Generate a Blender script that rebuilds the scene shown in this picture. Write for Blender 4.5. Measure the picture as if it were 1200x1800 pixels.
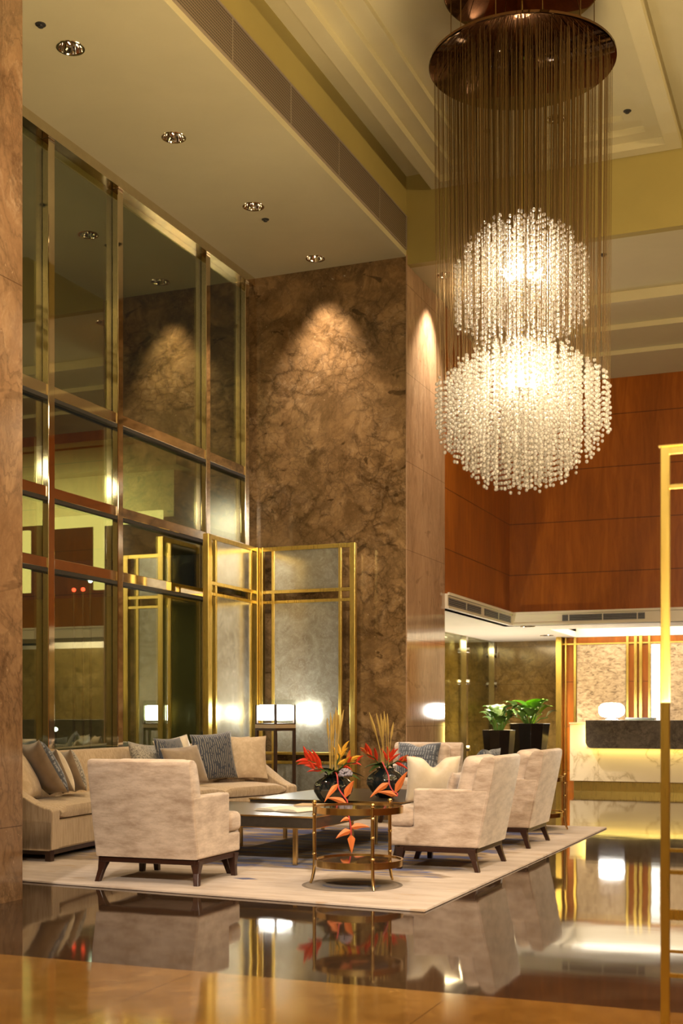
import bpy, bmesh, math, random
from mathutils import Vector, Matrix, Euler

# ------------------------------------------------------------------ clearing
for o in list(bpy.data.objects):
    bpy.data.objects.remove(o, do_unlink=True)
SC = bpy.context.scene
COL = SC.collection
PI = math.pi
R = math.radians
rnd = random.Random(7)

# ------------------------------------------------------------------ camera
YAW = 0.3834
FPX = 2180.0
HOR = 1259.6
EYE = 1.15
cd = bpy.data.cameras.new('camera')
cam = bpy.data.objects.new('camera', cd)
COL.objects.link(cam)
cam.location = (0, 0, EYE)
cam.rotation_euler = (PI / 2, 0, YAW)
cd.sensor_fit = 'HORIZONTAL'
cd.sensor_width = 36.0
cd.lens = 36.0 * FPX / 1200.0
cd.shift_y = (HOR - 900.0) / 1200.0
cd.clip_end = 200
cd.dof.use_dof = True
cd.dof.focus_distance = 9.8
cd.dof.aperture_fstop = 5.0
SC.camera = cam

# ------------------------------------------------------------------ view and world
SC.view_settings.view_transform = 'Standard'
SC.view_settings.look = 'None'
SC.view_settings.gamma = 1
SC.view_settings.use_curve_mapping = False
SC.view_settings.exposure = 1.0
SC.cycles.max_bounces = 8
SC.cycles.diffuse_bounces = 3
SC.cycles.glossy_bounces = 5
SC.cycles.transmission_bounces = 6
SC.cycles.transparent_max_bounces = 32
SC.cycles.caustics_reflective = False
SC.cycles.caustics_refractive = False
SC.cycles.sample_clamp_indirect = 4.0
SC.cycles.use_denoising = True
W = bpy.data.worlds.new('night')
SC.world = W
W.use_nodes = True
W.node_tree.nodes['Background'].inputs[0].default_value = (0.02, 0.03, 0.06, 1)
W.node_tree.nodes['Background'].inputs[1].default_value = 0.12

WARM = (1.0, 0.76, 0.44)
AMB = (1.0, 0.75, 0.38)
NEUT = (1.0, 0.87, 0.70)


def light(name, kind, loc, power, color=WARM, rot=(0, 0, 0), size=None, size_y=None, spot=None, blend=0.5, radius=None):
    d = bpy.data.lights.new(name, kind)
    d.energy = power
    d.color = color
    o = bpy.data.objects.new(name, d)
    o.location = loc
    o.rotation_euler = rot
    if kind == 'AREA':
        d.shape = 'RECTANGLE' if size_y else 'SQUARE'
        d.size = size
        if size_y:
            d.size_y = size_y
    if kind == 'SPOT':
        d.spot_size = spot
        d.spot_blend = blend
    if radius is not None:
        d.shadow_soft_size = radius
    COL.objects.link(o)
    return o


# main planes of the place (metres): x = across, y = depth, z = up
XW = -6.89      # window wall
XC = -4.80      # soffit / column side / upper timber wall
YB = 13.96      # marble wall and beam
YT = 18.90      # timber wall at the back
ZL = 6.62       # low ceiling by the window
ZB = 6.52       # ceiling behind the beam
ZF = 2.56       # low ceiling of the reception recess
ZM = 7.57       # main ceiling

# unseen fill spots added high above the lounge to brighten it
LP = dict(lounge=250, chandelier_up=42, chandelier_low=62, cove=70, wall=900)
for (lx, ly) in ((-2.9, 6.0), (-0.4, 9.5), (-0.6, 5.0), (-4.0, 4.2)):
    light('lobby_fill_spot', 'SPOT', (lx, ly, 7.3), LP['lounge'], NEUT, (0, 0, 0), spot=R(88), blend=0.8, radius=0.12)
for (lx, ly) in ((2.0, 8.0), (1.2, 12.2), (2.2, 3.0), (0.0, -2.0)):  # more added fill on the right side and behind the viewer
    light('lobby_fill_spot', 'SPOT', (lx, ly, 7.3), 330, WARM, (0, 0, 0), spot=R(110), blend=0.9, radius=0.15)
# unseen strip added on the far right, fills the ceilings and walls
light('side_fill', 'AREA', (5.6, 8.0, 5.6), 230, AMB, (0, R(105), 0), size=0.5, size_y=16)
# unseen upward panel added right of the lounge to brighten the ceilings
light('ceiling_fill', 'AREA', (-0.1, 4.6, 1.2), 470, WARM, (PI, 0, 0), size=1.0, size_y=7)
# unseen fill spots added behind the viewer for the upright faces
for (lx, aim) in ((-1.2, 6), (2.4, 16)):
    light('rear_fill_spot', 'SPOT', (lx, -3.6, 6.6), 1500, (1.0, 0.85, 0.66), (R(68), 0, R(aim)), spot=R(46), blend=0.9, radius=0.22)
# ------------------------------------------------------------------ node helpers
MATS = {}


def new_mat(name):
    m = bpy.data.materials.new(name)
    m.use_nodes = True
    nt = m.node_tree
    nt.nodes.clear()
    return m, nt


def N(nt, typ, ins=None, **props):
    n = nt.nodes.new(typ)
    for k, v in props.items():
        setattr(n, k, v)
    if ins:
        for k, v in ins.items():
            s = n.inputs[k]
            if isinstance(v, bpy.types.NodeSocket):
                nt.links.new(v, s)
            else:
                if isinstance(v, tuple) and len(v) == 3 and s.type == 'RGBA':
                    v = (*v, 1)
                s.default_value = v
    return n


def out(nt, sh):
    o = nt.nodes.new('ShaderNodeOutputMaterial')
    nt.links.new(sh, o.inputs['Surface'])


def coords(nt, scale=(1, 1, 1), rot=(0, 0, 0), loc=(0, 0, 0)):
    tc = N(nt, 'ShaderNodeTexCoord')
    mp = N(nt, 'ShaderNodeMapping', {'Vector': tc.outputs['Object'], 'Scale': scale, 'Rotation': rot, 'Location': loc})
    return mp.outputs[0]


def ramp(nt, fac, stops, interp='LINEAR'):
    n = N(nt, 'ShaderNodeValToRGB', {'Fac': fac})
    cr = n.color_ramp
    cr.interpolation = interp
    while len(cr.elements) < len(stops):
        cr.elements.new(0.5)
    for e, (p, c) in zip(cr.elements, stops):
        e.position = p
        e.color = (*c, 1) if len(c) == 3 else c
    return n.outputs[0]


def mixc(nt, fac, a, b, blend='MIX'):
    n = N(nt, 'ShaderNodeMix', data_type='RGBA', blend_type=blend)
    for idx, v in ((0, fac), (6, a), (7, b)):
        s = n.inputs[idx]
        if isinstance(v, bpy.types.NodeSocket):
            nt.links.new(v, s)
        else:
            s.default_value = (*v, 1) if isinstance(v, tuple) else v
    return n.outputs[2]


def math_(nt, op, a, b=None, c=None):
    n = N(nt, 'ShaderNodeMath', operation=op)
    for i, v in enumerate((a, b, c)):
        if v is None:
            continue
        if isinstance(v, bpy.types.NodeSocket):
            nt.links.new(v, n.inputs[i])
        else:
            n.inputs[i].default_value = v
    return n.outputs[0]


def noise(nt, vec, scale, detail=4, rough=0.55, dist=0.0):
    return N(nt, 'ShaderNodeTexNoise', {'Vector': vec, 'Scale': scale, 'Detail': detail, 'Roughness': rough, 'Distortion': dist}).outputs['Fac']


def principled(nt, **ins):
    m = {'color': 'Base Color', 'rough': 'Roughness', 'metal': 'Metallic', 'ior': 'IOR', 'normal': 'Normal', 'coat': 'Coat Weight',
         'coat_rough': 'Coat Roughness', 'sheen': 'Sheen Weight', 'sheen_rough': 'Sheen Roughness', 'trans': 'Transmission Weight',
         'emit': 'Emission Color', 'emit_s': 'Emission Strength', 'spec': 'Specular IOR Level', 'aniso': 'Anisotropic', 'sss': 'Subsurface Weight'}
    return N(nt, 'ShaderNodeBsdfPrincipled', {m[k]: v for k, v in ins.items()})


def bump(nt, h, strength=0.1, dist=0.01):
    return N(nt, 'ShaderNodeBump', {'Height': h, 'Strength': strength, 'Distance': dist}).outputs[0]


def mat_plain(name, color, rough=0.5, metal=0.0, var=0.12, scale=6, **kw):
    if name in MATS:
        return MATS[name]
    m, nt = new_mat(name)
    v = coords(nt)
    f = noise(nt, v, scale, 3)
    dark = tuple(c * (1 - var) for c in color)
    lite = tuple(min(1, c * (1 + var)) for c in color)
    col = mixc(nt, f, dark, lite)
    out(nt, principled(nt, color=col, rough=rough, metal=metal, **kw).outputs[0])
    MATS[name] = m
    return m


def mat_emit(name, color, strength):
    if name in MATS:
        return MATS[name]
    m, nt = new_mat(name)
    out(nt, N(nt, 'ShaderNodeEmission', {'Color': color, 'Strength': strength}).outputs[0])
    MATS[name] = m
    return m


def mat_marble(name, dark, mid, lite, vein, scale=1.0, rough=0.09, seed=0.0, joint=None, ior=1.55, stretch=(1, 1, 1), darkvein=0.75, broken=0.5):
    m, nt = new_mat(name)
    v = coords(nt, (scale * stretch[0], scale * stretch[1], scale * stretch[2]), (0.3, 0.5, 0.2), (seed, seed * 0.7, seed * 1.3))
    n1 = N(nt, 'ShaderNodeTexNoise', {'Vector': v, 'Scale': 1.1, 'Detail': 6, 'Roughness': 0.6, 'Distortion': 0.8})
    v2 = mixc(nt, 0.45, v, n1.outputs['Color'])
    f1 = noise(nt, v2, 2.6, 9, 0.65, 1.2)
    base = ramp(nt, f1, [(0.28, dark), (0.47, mid), (0.62, lite), (0.78, mid)])
    f2 = noise(nt, v2, 3.0, 6, 0.6, 2.0)
    ridge = math_(nt, 'ABSOLUTE', math_(nt, 'SUBTRACT', f2, 0.5))
    vm = ramp(nt, ridge, [(0.0, (1, 1, 1)), (0.022, (0.25,) * 3), (0.06, (0, 0, 0))])
    gate = ramp(nt, noise(nt, v, 1.3, 3), [(0.45, (0, 0, 0)), (0.65, (1, 1, 1))])
    base = mixc(nt, math_(nt, 'MULTIPLY', vm, math_(nt, 'MULTIPLY', gate, 0.75)), base, vein)
    f3 = noise(nt, v2, 1.9, 7, 0.62, 2.6)
    r3 = math_(nt, 'ABSOLUTE', math_(nt, 'SUBTRACT', f3, 0.53))
    vd = ramp(nt, r3, [(0.0, (1, 1, 1)), (0.03, (0.35,) * 3), (0.08, (0, 0, 0))])
    base = mixc(nt, math_(nt, 'MULTIPLY', vd, darkvein), base, tuple(c * 0.3 for c in dark))
    # angular fragments, each of its own tone, with dark seams here and there
    n5 = N(nt, 'ShaderNodeTexNoise', {'Vector': v, 'Scale': 3.2, 'Detail': 5, 'Roughness': 0.65, 'Distortion': 0.5})
    v5 = mixc(nt, 0.32, v, n5.outputs['Color'])
    vor = N(nt, 'ShaderNodeTexVoronoi', {'Vector': v5, 'Scale': 3.4, 'Detail': 2.0, 'Roughness': 0.6})
    tone = N(nt, 'ShaderNodeSeparateXYZ', {0: vor.outputs['Color']}).outputs[0]
    base = mixc(nt, 0.42 * broken, base, mixc(nt, tone, dark, lite))
    ved = N(nt, 'ShaderNodeTexVoronoi', {'Vector': v5, 'Scale': 3.4}, feature='DISTANCE_TO_EDGE').outputs['Distance']
    seam = ramp(nt, ved, [(0.0, (1, 1, 1)), (0.04, (0.5,) * 3), (0.12, (0, 0, 0))])
    n6 = N(nt, 'ShaderNodeTexNoise', {'Vector': v, 'Scale': 7.0, 'Detail': 5, 'Roughness': 0.7})
    ved2 = N(nt, 'ShaderNodeTexVoronoi', {'Vector': mixc(nt, 0.12, v, n6.outputs['Color']), 'Scale': 8.5}, feature='DISTANCE_TO_EDGE').outputs['Distance']
    seam2 = ramp(nt, ved2, [(0.0, (1, 1, 1)), (0.05, (0.3,) * 3), (0.1, (0, 0, 0))])
    sg = ramp(nt, noise(nt, v, 1.3, 5), [(0.42, (0, 0, 0)), (0.56, (1, 1, 1))])
    sg2 = ramp(nt, noise(nt, v2, 2.2, 5), [(0.46, (0, 0, 0)), (0.58, (1, 1, 1))])
    CRK = math_(nt, 'MAXIMUM', math_(nt, 'MULTIPLY', seam, sg), math_(nt, 'MULTIPLY', seam2, math_(nt, 'MULTIPLY', sg2, 0.8)))
    fine = noise(nt, v, 22, 5, 0.7)
    base = mixc(nt, 0.35, base, mixc(nt, fine, dark, lite))
    if joint:
        ax, period, off = joint
        sx = N(nt, 'ShaderNodeSeparateXYZ', {0: N(nt, 'ShaderNodeTexCoord').outputs['Object']})
        fr = math_(nt, 'FRACT', math_(nt, 'DIVIDE', math_(nt, 'ADD', sx.outputs[ax], off + 100 * period), period))
        jm = math_(nt, 'LESS_THAN', fr, 0.006 / period)
        base = mixc(nt, math_(nt, 'MULTIPLY', jm, 0.7), base, tuple(c * 0.35 for c in dark))
    blot = ramp(nt, noise(nt, v2, 1.5, 6, 0.7, 1.6), [(0.40, (1, 1, 1)), (0.52, (0, 0, 0))])
    base = mixc(nt, math_(nt, 'MULTIPLY', blot, 0.6 * broken), base, tuple(c * 0.8 for c in dark))
    hi = ramp(nt, noise(nt, v2, 4.5, 8, 0.72, 1.2), [(0.58, (0, 0, 0)), (0.72, (1, 1, 1))])
    base = mixc(nt, math_(nt, 'MULTIPLY', hi, 0.4 * broken), base, vein)
    shard = ramp(nt, noise(nt, coords(nt, (scale * 1.2, scale * 1.2, scale * 2.6), (0.5, 0.7, 0.4), (seed, 1.3, 0.4)), 1.7, 3, 0.5, 0.8), [(0.66, (0, 0, 0)), (0.69, (1, 1, 1))])
    base = mixc(nt, math_(nt, 'MULTIPLY', shard, 0.85 * broken), base, tuple(c * 0.55 for c in dark))
    speck = ramp(nt, noise(nt, v, 34, 2, 0.5), [(0.72, (0, 0, 0)), (0.76, (1, 1, 1))])
    base = mixc(nt, math_(nt, 'MULTIPLY', speck, 0.6 * broken), base, tuple(min(1, c * 1.3) for c in vein))
    base = mixc(nt, math_(nt, 'MULTIPLY', CRK, 0.8 * broken), base, tuple(c * 0.4 for c in dark))
    out(nt, principled(nt, color=base, rough=rough, ior=ior, spec=0.6).outputs[0])
    MATS[name] = m
    return m


def mat_metal(name, color, rough=0.2, aniso=0.0, var=0.1):
    m, nt = new_mat(name)
    v = coords(nt, (1, 1, 1))
    f = noise(nt, v, 9, 3)
    col = mixc(nt, f, tuple(c * (1 - var) for c in color), tuple(min(1, c * (1 + var)) for c in color))
    rg = math_(nt, 'MULTIPLY_ADD', noise(nt, coords(nt, (120, 120, 3)), 1.0, 2), rough * 0.4, rough * 0.8)
    out(nt, principled(nt, color=col, rough=rg, metal=1.0, aniso=aniso).outputs[0])
    MATS[name] = m
    return m


def mat_plaster(name, color):
    m, nt = new_mat(name)
    v = coords(nt)
    f = noise(nt, v, 1.6, 5, 0.6, 0.6)
    f2 = noise(nt, v, 40, 3)
    col = mixc(nt, f, tuple(c * 0.9 for c in color), tuple(min(1, c * 1.06) for c in color))
    out(nt, principled(nt, color=col, rough=0.55, spec=0.35, normal=bump(nt, f2, 0.06, 0.004)).outputs[0])
    MATS[name] = m
    return m


def mat_timber(name):
    m, nt = new_mat(name)
    v = coords(nt, (1, 1, 0.12))
    f = noise(nt, v, 14, 6, 0.6, 0.8)
    big = noise(nt, coords(nt, (1.6, 1.6, 0.35)), 1.4, 3, 0.5, 0.4)
    fig = noise(nt, coords(nt, (1, 1, 0.5)), 42, 3, 0.6)
    col = ramp(nt, f, [(0.3, (0.24, 0.064, 0.005)), (0.55, (0.34, 0.096, 0.008)), (0.75, (0.42, 0.13, 0.012))])
    col = mixc(nt, math_(nt, 'MULTIPLY', ramp(nt, big, [(0.35, (1, 1, 1)), (0.6, (0, 0, 0))]), 0.45), col, (0.12, 0.032, 0.005))
    col = mixc(nt, math_(nt, 'MULTIPLY', fig, 0.3), col, (0.36, 0.108, 0.010))
    sx = N(nt, 'ShaderNodeSeparateXYZ', {0: N(nt, 'ShaderNodeTexCoord').outputs['Object']})
    fr = math_(nt, 'FRACT', math_(nt, 'DIVIDE', math_(nt, 'ADD', sx.outputs[2], 79 - 3.34), 0.79))
    g = math_(nt, 'LESS_THAN', fr, 0.016)
    col = mixc(nt, math_(nt, 'MULTIPLY', g, 0.75), col, (0.05, 0.012, 0.004))
    out(nt, principled(nt, color=col, rough=0.36, spec=0.25).outputs[0])
    MATS[name] = m
    return m


def mat_glass(name, tint, boost=0.05, rough=0.0):
    m, nt = new_mat(name)
    ge = N(nt, 'ShaderNodeNewGeometry')
    dt = N(nt, 'ShaderNodeVectorMath', {0: ge.outputs['Normal'], 1: ge.outputs['Incoming']}, operation='DOT_PRODUCT').outputs['Value']
    c1 = math_(nt, 'SUBTRACT', 1.0, math_(nt, 'ABSOLUTE', dt))
    fac = math_(nt, 'MULTIPLY_ADD', math_(nt, 'POWER', c1, 5.0), 1.0 - boost, boost)
    t = N(nt, 'ShaderNodeBsdfTransparent', {'Color': tint})
    g = N(nt, 'ShaderNodeBsdfGlossy', {'Color': (0.93, 0.95, 0.80), 'Roughness': rough})
    mx = N(nt, 'ShaderNodeMixShader', {0: fac, 1: t.outputs[0], 2: g.outputs[0]})
    out(nt, mx.outputs[0])
    MATS[name] = m
    return m


def mat_fabric(name, a, b, scale=(9, 9, 40), rough=0.85, sheen=0.35, contrast=(0.4, 0.62), det=5, rgh=0.65, dst=0.4):
    m, nt = new_mat(name)
    v = coords(nt, scale)
    f = noise(nt, v, 1.0, det, rgh, dst)
    big = noise(nt, coords(nt), 3.0, 2)
    f = math_(nt, 'MULTIPLY_ADD', math_(nt, 'SUBTRACT', big, 0.5), 0.35, f)
    col = ramp(nt, f, [(contrast[0], a), (contrast[1], b)])
    w = noise(nt, coords(nt), 260, 2)
    col = mixc(nt, math_(nt, 'MULTIPLY', w, 0.25), col, tuple(c * 0.7 for c in a))
    out(nt, principled(nt, color=col, rough=rough, sheen=sheen, spec=0.25, normal=bump(nt, w, 0.15, 0.003)).outputs[0])
    MATS[name] = m
    return m


def mat_stripes(name, a, b, freq=26, axis=0, hard=0.55, c=None):
    m, nt = new_mat(name)
    v = coords(nt)
    sx = N(nt, 'ShaderNodeSeparateXYZ', {0: v})
    wob = noise(nt, coords(nt, (6, 6, 6)), 1.0, 3)
    p = math_(nt, 'MULTIPLY_ADD', wob, 0.05, sx.outputs[axis])
    s = math_(nt, 'FRACT', math_(nt, 'MULTIPLY', p, freq))
    brk = noise(nt, coords(nt, (30, 30, 30)), 1.0, 2)
    f = math_(nt, 'MULTIPLY', math_(nt, 'GREATER_THAN', s, hard), math_(nt, 'GREATER_THAN', brk, 0.42))
    col = mixc(nt, f, a, b)
    if c:
        col = mixc(nt, math_(nt, 'GREATER_THAN', noise(nt, coords(nt, (3, 3, 60)), 1.0, 2), 0.55), col, c)
    out(nt, principled(nt, color=col, rough=0.6, sheen=0.3).outputs[0])
    MATS[name] = m
    return m


M = MATS
mat_marble('marble_wall', (0.060, 0.030, 0.009), (0.21, 0.115, 0.040), (0.41, 0.245, 0.105), (0.60, 0.42, 0.24), 1.15, 0.10, 3.1, darkvein=0.7, broken=0.8)
mat_marble('marble_column_lit', (0.30, 0.175, 0.09), (0.46, 0.285, 0.16), (0.58, 0.38, 0.225), (0.7, 0.5, 0.32), 0.7, 0.07, 8.3, (2, 1.05, 0.02), stretch=(1.6, 1.6, 0.45), darkvein=0.25)  # lit side face painted as a lighter, pinker marble than the wall
mat_marble('marble_pillar', (0.11, 0.055, 0.025), (0.22, 0.12, 0.058), (0.33, 0.20, 0.105), (0.50, 0.36, 0.23), 0.9, 0.10, 12.4, (2, 3.4, -0.46), stretch=(1.3, 1.3, 0.8))
mat_marble('marble_recess', (0.11, 0.065, 0.016), (0.24, 0.15, 0.042), (0.38, 0.25, 0.085), (0.52, 0.38, 0.18), 0.9, 0.12, 21.0, (2, 0.7, -0.35))
mat_marble('marble_counter', (0.045, 0.036, 0.03), (0.10, 0.082, 0.066), (0.17, 0.14, 0.11), (0.25, 0.2, 0.15), 2.6, 0.15, 5.5)
mat_marble('floor_tan', (0.07, 0.028, 0.005), (0.165, 0.075, 0.014), (0.25, 0.125, 0.028), (0.36, 0.21, 0.07), 0.6, 0.08, 17.0, (0, 1.2, 0.3), ior=1.34, darkvein=0.35, broken=0.2)
mat_plaster('plaster', (0.60, 0.53, 0.31))
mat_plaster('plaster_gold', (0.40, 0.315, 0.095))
mat_plaster('plaster_white', (0.80, 0.72, 0.58))
mat_timber('timber')
mat_metal('gold', (0.76, 0.56, 0.15), 0.29, 0.5)
mat_metal('brass', (0.74, 0.53, 0.23), 0.2)
mat_metal('window_metal', (0.78, 0.69, 0.54), 0.05)
mat_metal('chrome', (0.82, 0.80, 0.75), 0.08)
mat_metal('canopy_metal', (0.105, 0.055, 0.028), 0.03)
mat_metal('wire_metal', (0.20, 0.125, 0.05), 0.35)
mat_glass('window_glass', (0.75, 0.80, 0.60), 0.26)
mat_glass('clear_glass', (0.97, 0.98, 0.97), 0.03)
mat_glass('recess_glass', (0.8, 0.8, 0.66), 0.10)
mat_fabric('velvet', (0.40, 0.285, 0.205), (0.70, 0.56, 0.45), (5, 5, 17), 0.8, 0.5, (0.34, 0.62), 8, 0.72, 0.0)
mat_fabric('sofa_fabric', (0.41, 0.30, 0.19), (0.55, 0.42, 0.29), (60, 60, 5), 0.9, 0.3)
mat_fabric('beige_linen', (0.52, 0.39, 0.26), (0.66, 0.52, 0.37), (14, 14, 14), 0.9, 0.3)
mat_fabric('cream_satin', (0.62, 0.52, 0.38), (0.74, 0.64, 0.50), (5, 5, 5), 0.35, 0.4)
mat_fabric('taupe_satin', (0.25, 0.18, 0.115), (0.34, 0.255, 0.17), (5, 5, 5), 0.45, 0.4)
mat_fabric('silver_weave', (0.16, 0.15, 0.14), (0.52, 0.48, 0.42), (60, 60, 90), 0.5, 0.3, (0.42, 0.56))
mat_stripes('navy_stripe', (0.025, 0.032, 0.055), (0.24, 0.22, 0.19), 42, 0, 0.7)
mat_stripes('slate_stripe', (0.06, 0.072, 0.10), (0.27, 0.28, 0.31), 36, 0, 0.6, (0.045, 0.05, 0.07))
mat_plain('dark_wood', (0.035, 0.013, 0.008), 0.28, var=0.3)
mat_plain('black_lacquer', (0.012, 0.010, 0.009), 0.12, var=0.2, coat=0.6)
mat_plain('vase_glaze', (0.012, 0.016, 0.018), 0.1, var=0.3, coat=0.8)
mat_plain('table_black', (0.035, 0.028, 0.022), 0.28, var=0.35, scale=30)
mat_plain('console_wood', (0.05, 0.028, 0.018), 0.3)
mat_plain('console_top', (0.45, 0.33, 0.2), 0.4)
mat_plain('vent_dark', (0.03, 0.028, 0.026), 0.5)
mat_plain('grille_metal', (0.30, 0.24, 0.17), 0.4)
mat_plain('white_metal', (0.72, 0.66, 0.56), 0.4)
mat_plain('slat_metal', (0.22, 0.22, 0.24), 0.4)
mat_plain('red_petal', (0.62, 0.035, 0.012), 0.4, var=0.35, sss=0.1)
mat_plain('orange_petal', (0.75, 0.19, 0.045), 0.45, var=0.3)
mat_plain('yellow_petal', (0.80, 0.42, 0.04), 0.45, var=0.25)
mat_plain('pink_stem', (0.55, 0.05, 0.05), 0.4)
mat_plain('straw', (0.50, 0.33, 0.08), 0.7, var=0.3)
mat_plain('dark_leaf', (0.035, 0.075, 0.018), 0.35, var=0.4)
mat_plain('bright_leaf', (0.34, 0.72, 0.03), 0.35, var=0.25, scale=12)
mat_plain('mid_leaf', (0.13, 0.26, 0.04), 0.4, var=0.45, scale=14)
mat_plain('hydrangea', (0.30, 0.27, 0.33), 0.6, var=0.35, scale=60)
mat_plain('soil', (0.03, 0.02, 0.012), 0.9)
mat_plain('paper', (0.78, 0.70, 0.58), 0.6, var=0.15, scale=18)
mat_plain('paper_tan', (0.62, 0.44, 0.24), 0.6, var=0.15, scale=18)
mat_plain('socket', (0.03, 0.025, 0.02), 0.5)
mat_plain('asphalt', (0.03, 0.03, 0.03), 0.8)
mat_plain('concrete', (0.22, 0.21, 0.18), 0.8)
mat_plain('book_cover', (0.10, 0.12, 0.07), 0.5)
mat_emit('lamp_white', (1.0, 0.94, 0.84), 15.0)
mat_emit('bulb_glow', (1.0, 0.82, 0.55), 60.0)
mat_emit('panel_glow', (1.0, 0.92, 0.74), 1.6)
mat_emit('cove_glow', (1.0, 0.86, 0.62), 2.2)
mat_emit('led_glow', (1.0, 0.78, 0.25), 3.5)
mat_emit('downlight_glow', (1.0, 0.85, 0.6), 0.6)
mat_emit('outdoor_glow', (1.0, 0.80, 0.34), 0.9)
mat_emit('bright_bulb', (1.0, 0.9, 0.72), 9.0)
mat_emit('red_glow', (1.0, 0.05, 0.03), 6.0)
mat_emit('cold_glow', (0.8, 0.9, 1.0), 7.0)


def special_mats():
    # dark glossy floor, faintly uneven
    m, nt = new_mat('floor_dark')
    v = coords(nt)
    f = noise(nt, coords(nt, (1, 1, 1)), 1.2, 8, 0.62, 1.0)
    col = ramp(nt, f, [(0.3, (0.012, 0.006, 0.003)), (0.55, (0.028, 0.015, 0.008)), (0.75, (0.05, 0.03, 0.017))])
    fine = noise(nt, v, 26, 4, 0.7)
    col = mixc(nt, math_(nt, 'MULTIPLY', fine, 0.35), col, (0.04, 0.024, 0.014))
    wob = noise(nt, v, 1.1, 2, 0.5)
    wob2 = noise(nt, coords(nt, (3, 14, 3)), 1.0, 3, 0.6)
    h = math_(nt, 'MULTIPLY_ADD', wob2, 0.02, wob)
    out(nt, principled(nt, color=col, rough=0.045, ior=1.36, spec=0.5, normal=bump(nt, h, 0.06, 0.03)).outputs[0])
    M['floor_dark'] = m
    # crystal: lets the light of the bulbs through and sparkles
    m, nt = new_mat('crystal')
    tr = N(nt, 'ShaderNodeBsdfTranslucent', {'Color': (0.80, 0.74, 0.64, 1)})
    df = N(nt, 'ShaderNodeBsdfDiffuse', {'Color': (0.9, 0.86, 0.78, 1)})
    gl = N(nt, 'ShaderNodeBsdfGlossy', {'Color': (1, 0.97, 0.9, 1), 'Roughness': 0.1})
    a = N(nt, 'ShaderNodeMixShader', {0: 0.4, 1: tr.outputs[0], 2: df.outputs[0]})
    lw = N(nt, 'ShaderNodeLayerWeight', {'Blend': 0.45})
    b = N(nt, 'ShaderNodeMixShader', {0: math_(nt, 'MULTIPLY_ADD', lw.outputs['Facing'], 0.5, 0.2), 1: a.outputs[0], 2: gl.outputs[0]})
    tp = N(nt, 'ShaderNodeBsdfTransparent', {'Color': (0.98, 0.97, 0.94, 1)})
    b = N(nt, 'ShaderNodeMixShader', {0: 0.42, 1: b.outputs[0], 2: tp.outputs[0]})
    out(nt, b.outputs[0])
    M['crystal'] = m
    # antique mirror of the screens
    m, nt = new_mat('antique_mirror')
    v = coords(nt)
    f = noise(nt, v, 5.5, 8, 0.68, 0.9)
    f2 = noise(nt, v, 18, 6, 0.7, 1.5)
    col = ramp(nt, f, [(0.35, (0.42, 0.39, 0.30)), (0.55, (0.55, 0.53, 0.44)), (0.7, (0.68, 0.68, 0.60))])
    col = mixc(nt, math_(nt, 'MULTIPLY', ramp(nt, f2, [(0.5, (0, 0, 0)), (0.66, (1, 1, 1))]), 0.5), col, (0.8, 0.8, 0.75))
    rg = math_(nt, 'MULTIPLY_ADD', f2, 0.16, 0.10)
    out(nt, principled(nt, color=col, metal=0.72, rough=rg).outputs[0])
    M['antique_mirror'] = m
    # cream reception wall covering
    m, nt = new_mat('cream_panel')
    v = coords(nt, (1, 1, 2.2), (0, 0.5, 0))
    f = noise(nt, v, 9, 7, 0.7, 0.8)
    col = ramp(nt, f, [(0.36, (0.13, 0.085, 0.045)), (0.46, (0.36, 0.25, 0.14)), (0.60, (0.52, 0.385, 0.23))])
    out(nt, principled(nt, color=col, rough=0.35).outputs[0])
    M['cream_panel'] = m
    # white veined counter
    m, nt = new_mat('white_marble')
    v = coords(nt)
    n1 = N(nt, 'ShaderNodeTexNoise', {'Vector': v, 'Scale': 1.3, 'Detail': 5, 'Distortion': 1.0})
    v2 = mixc(nt, 0.5, v, n1.outputs['Color'])
    f = noise(nt, v2, 1.3, 5, 0.55, 0.6)
    r = math_(nt, 'ABSOLUTE', math_(nt, 'SUBTRACT', f, 0.5))
    vm = ramp(nt, r, [(0, (1, 1, 1)), (0.012, (0.3,) * 3), (0.035, (0, 0, 0))])
    col = mixc(nt, math_(nt, 'MULTIPLY', vm, 0.6), (0.78, 0.66, 0.48), (0.36, 0.26, 0.13))
    out(nt, principled(nt, color=col, rough=0.2).outputs[0])
    M['white_marble'] = m
    # rug: pale border, brown field, blue strokes, a round medallion
    m, nt = new_mat('rug_pile')
    v = coords(nt)
    sx = N(nt, 'ShaderNodeSeparateXYZ', {0: v})
    pale = ramp(nt, noise(nt, coords(nt, (1.2, 5, 1)), 1.6, 5, 0.6), [(0.35, (0.40, 0.31, 0.25)), (0.6, (0.53, 0.435, 0.375))])
    pale = mixc(nt, math_(nt, 'MULTIPLY', ramp(nt, noise(nt, coords(nt, (2.2, 9, 1)), 1.3, 3, 0.6), [(0.62, (0, 0, 0)), (0.66, (1, 1, 1))]), 0.6), pale, (0.40, 0.25, 0.13))
    field = ramp(nt, noise(nt, coords(nt, (0.8, 4, 1)), 1.8, 5, 0.6), [(0.35, (0.13, 0.085, 0.05)), (0.5, (0.24, 0.165, 0.10)), (0.62, (0.42, 0.33, 0.25))])
    bl = noise(nt, coords(nt, (1.0, 4.5, 1), (0, 0, 0), (3.3, 1.7, 0)), 1.5, 4, 0.6)
    field = mixc(nt, ramp(nt, bl, [(0.50, (0, 0, 0)), (0.54, (1, 1, 1))]), field, (0.045, 0.075, 0.24))
    edge = noise(nt, coords(nt, (1.5, 4, 1)), 1.0, 4)
    px = math_(nt, 'ABSOLUTE', math_(nt, 'ADD', sx.outputs[0], 4.40))
    py = math_(nt, 'ABSOLUTE', math_(nt, 'ADD', sx.outputs[1], -10.15))
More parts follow.
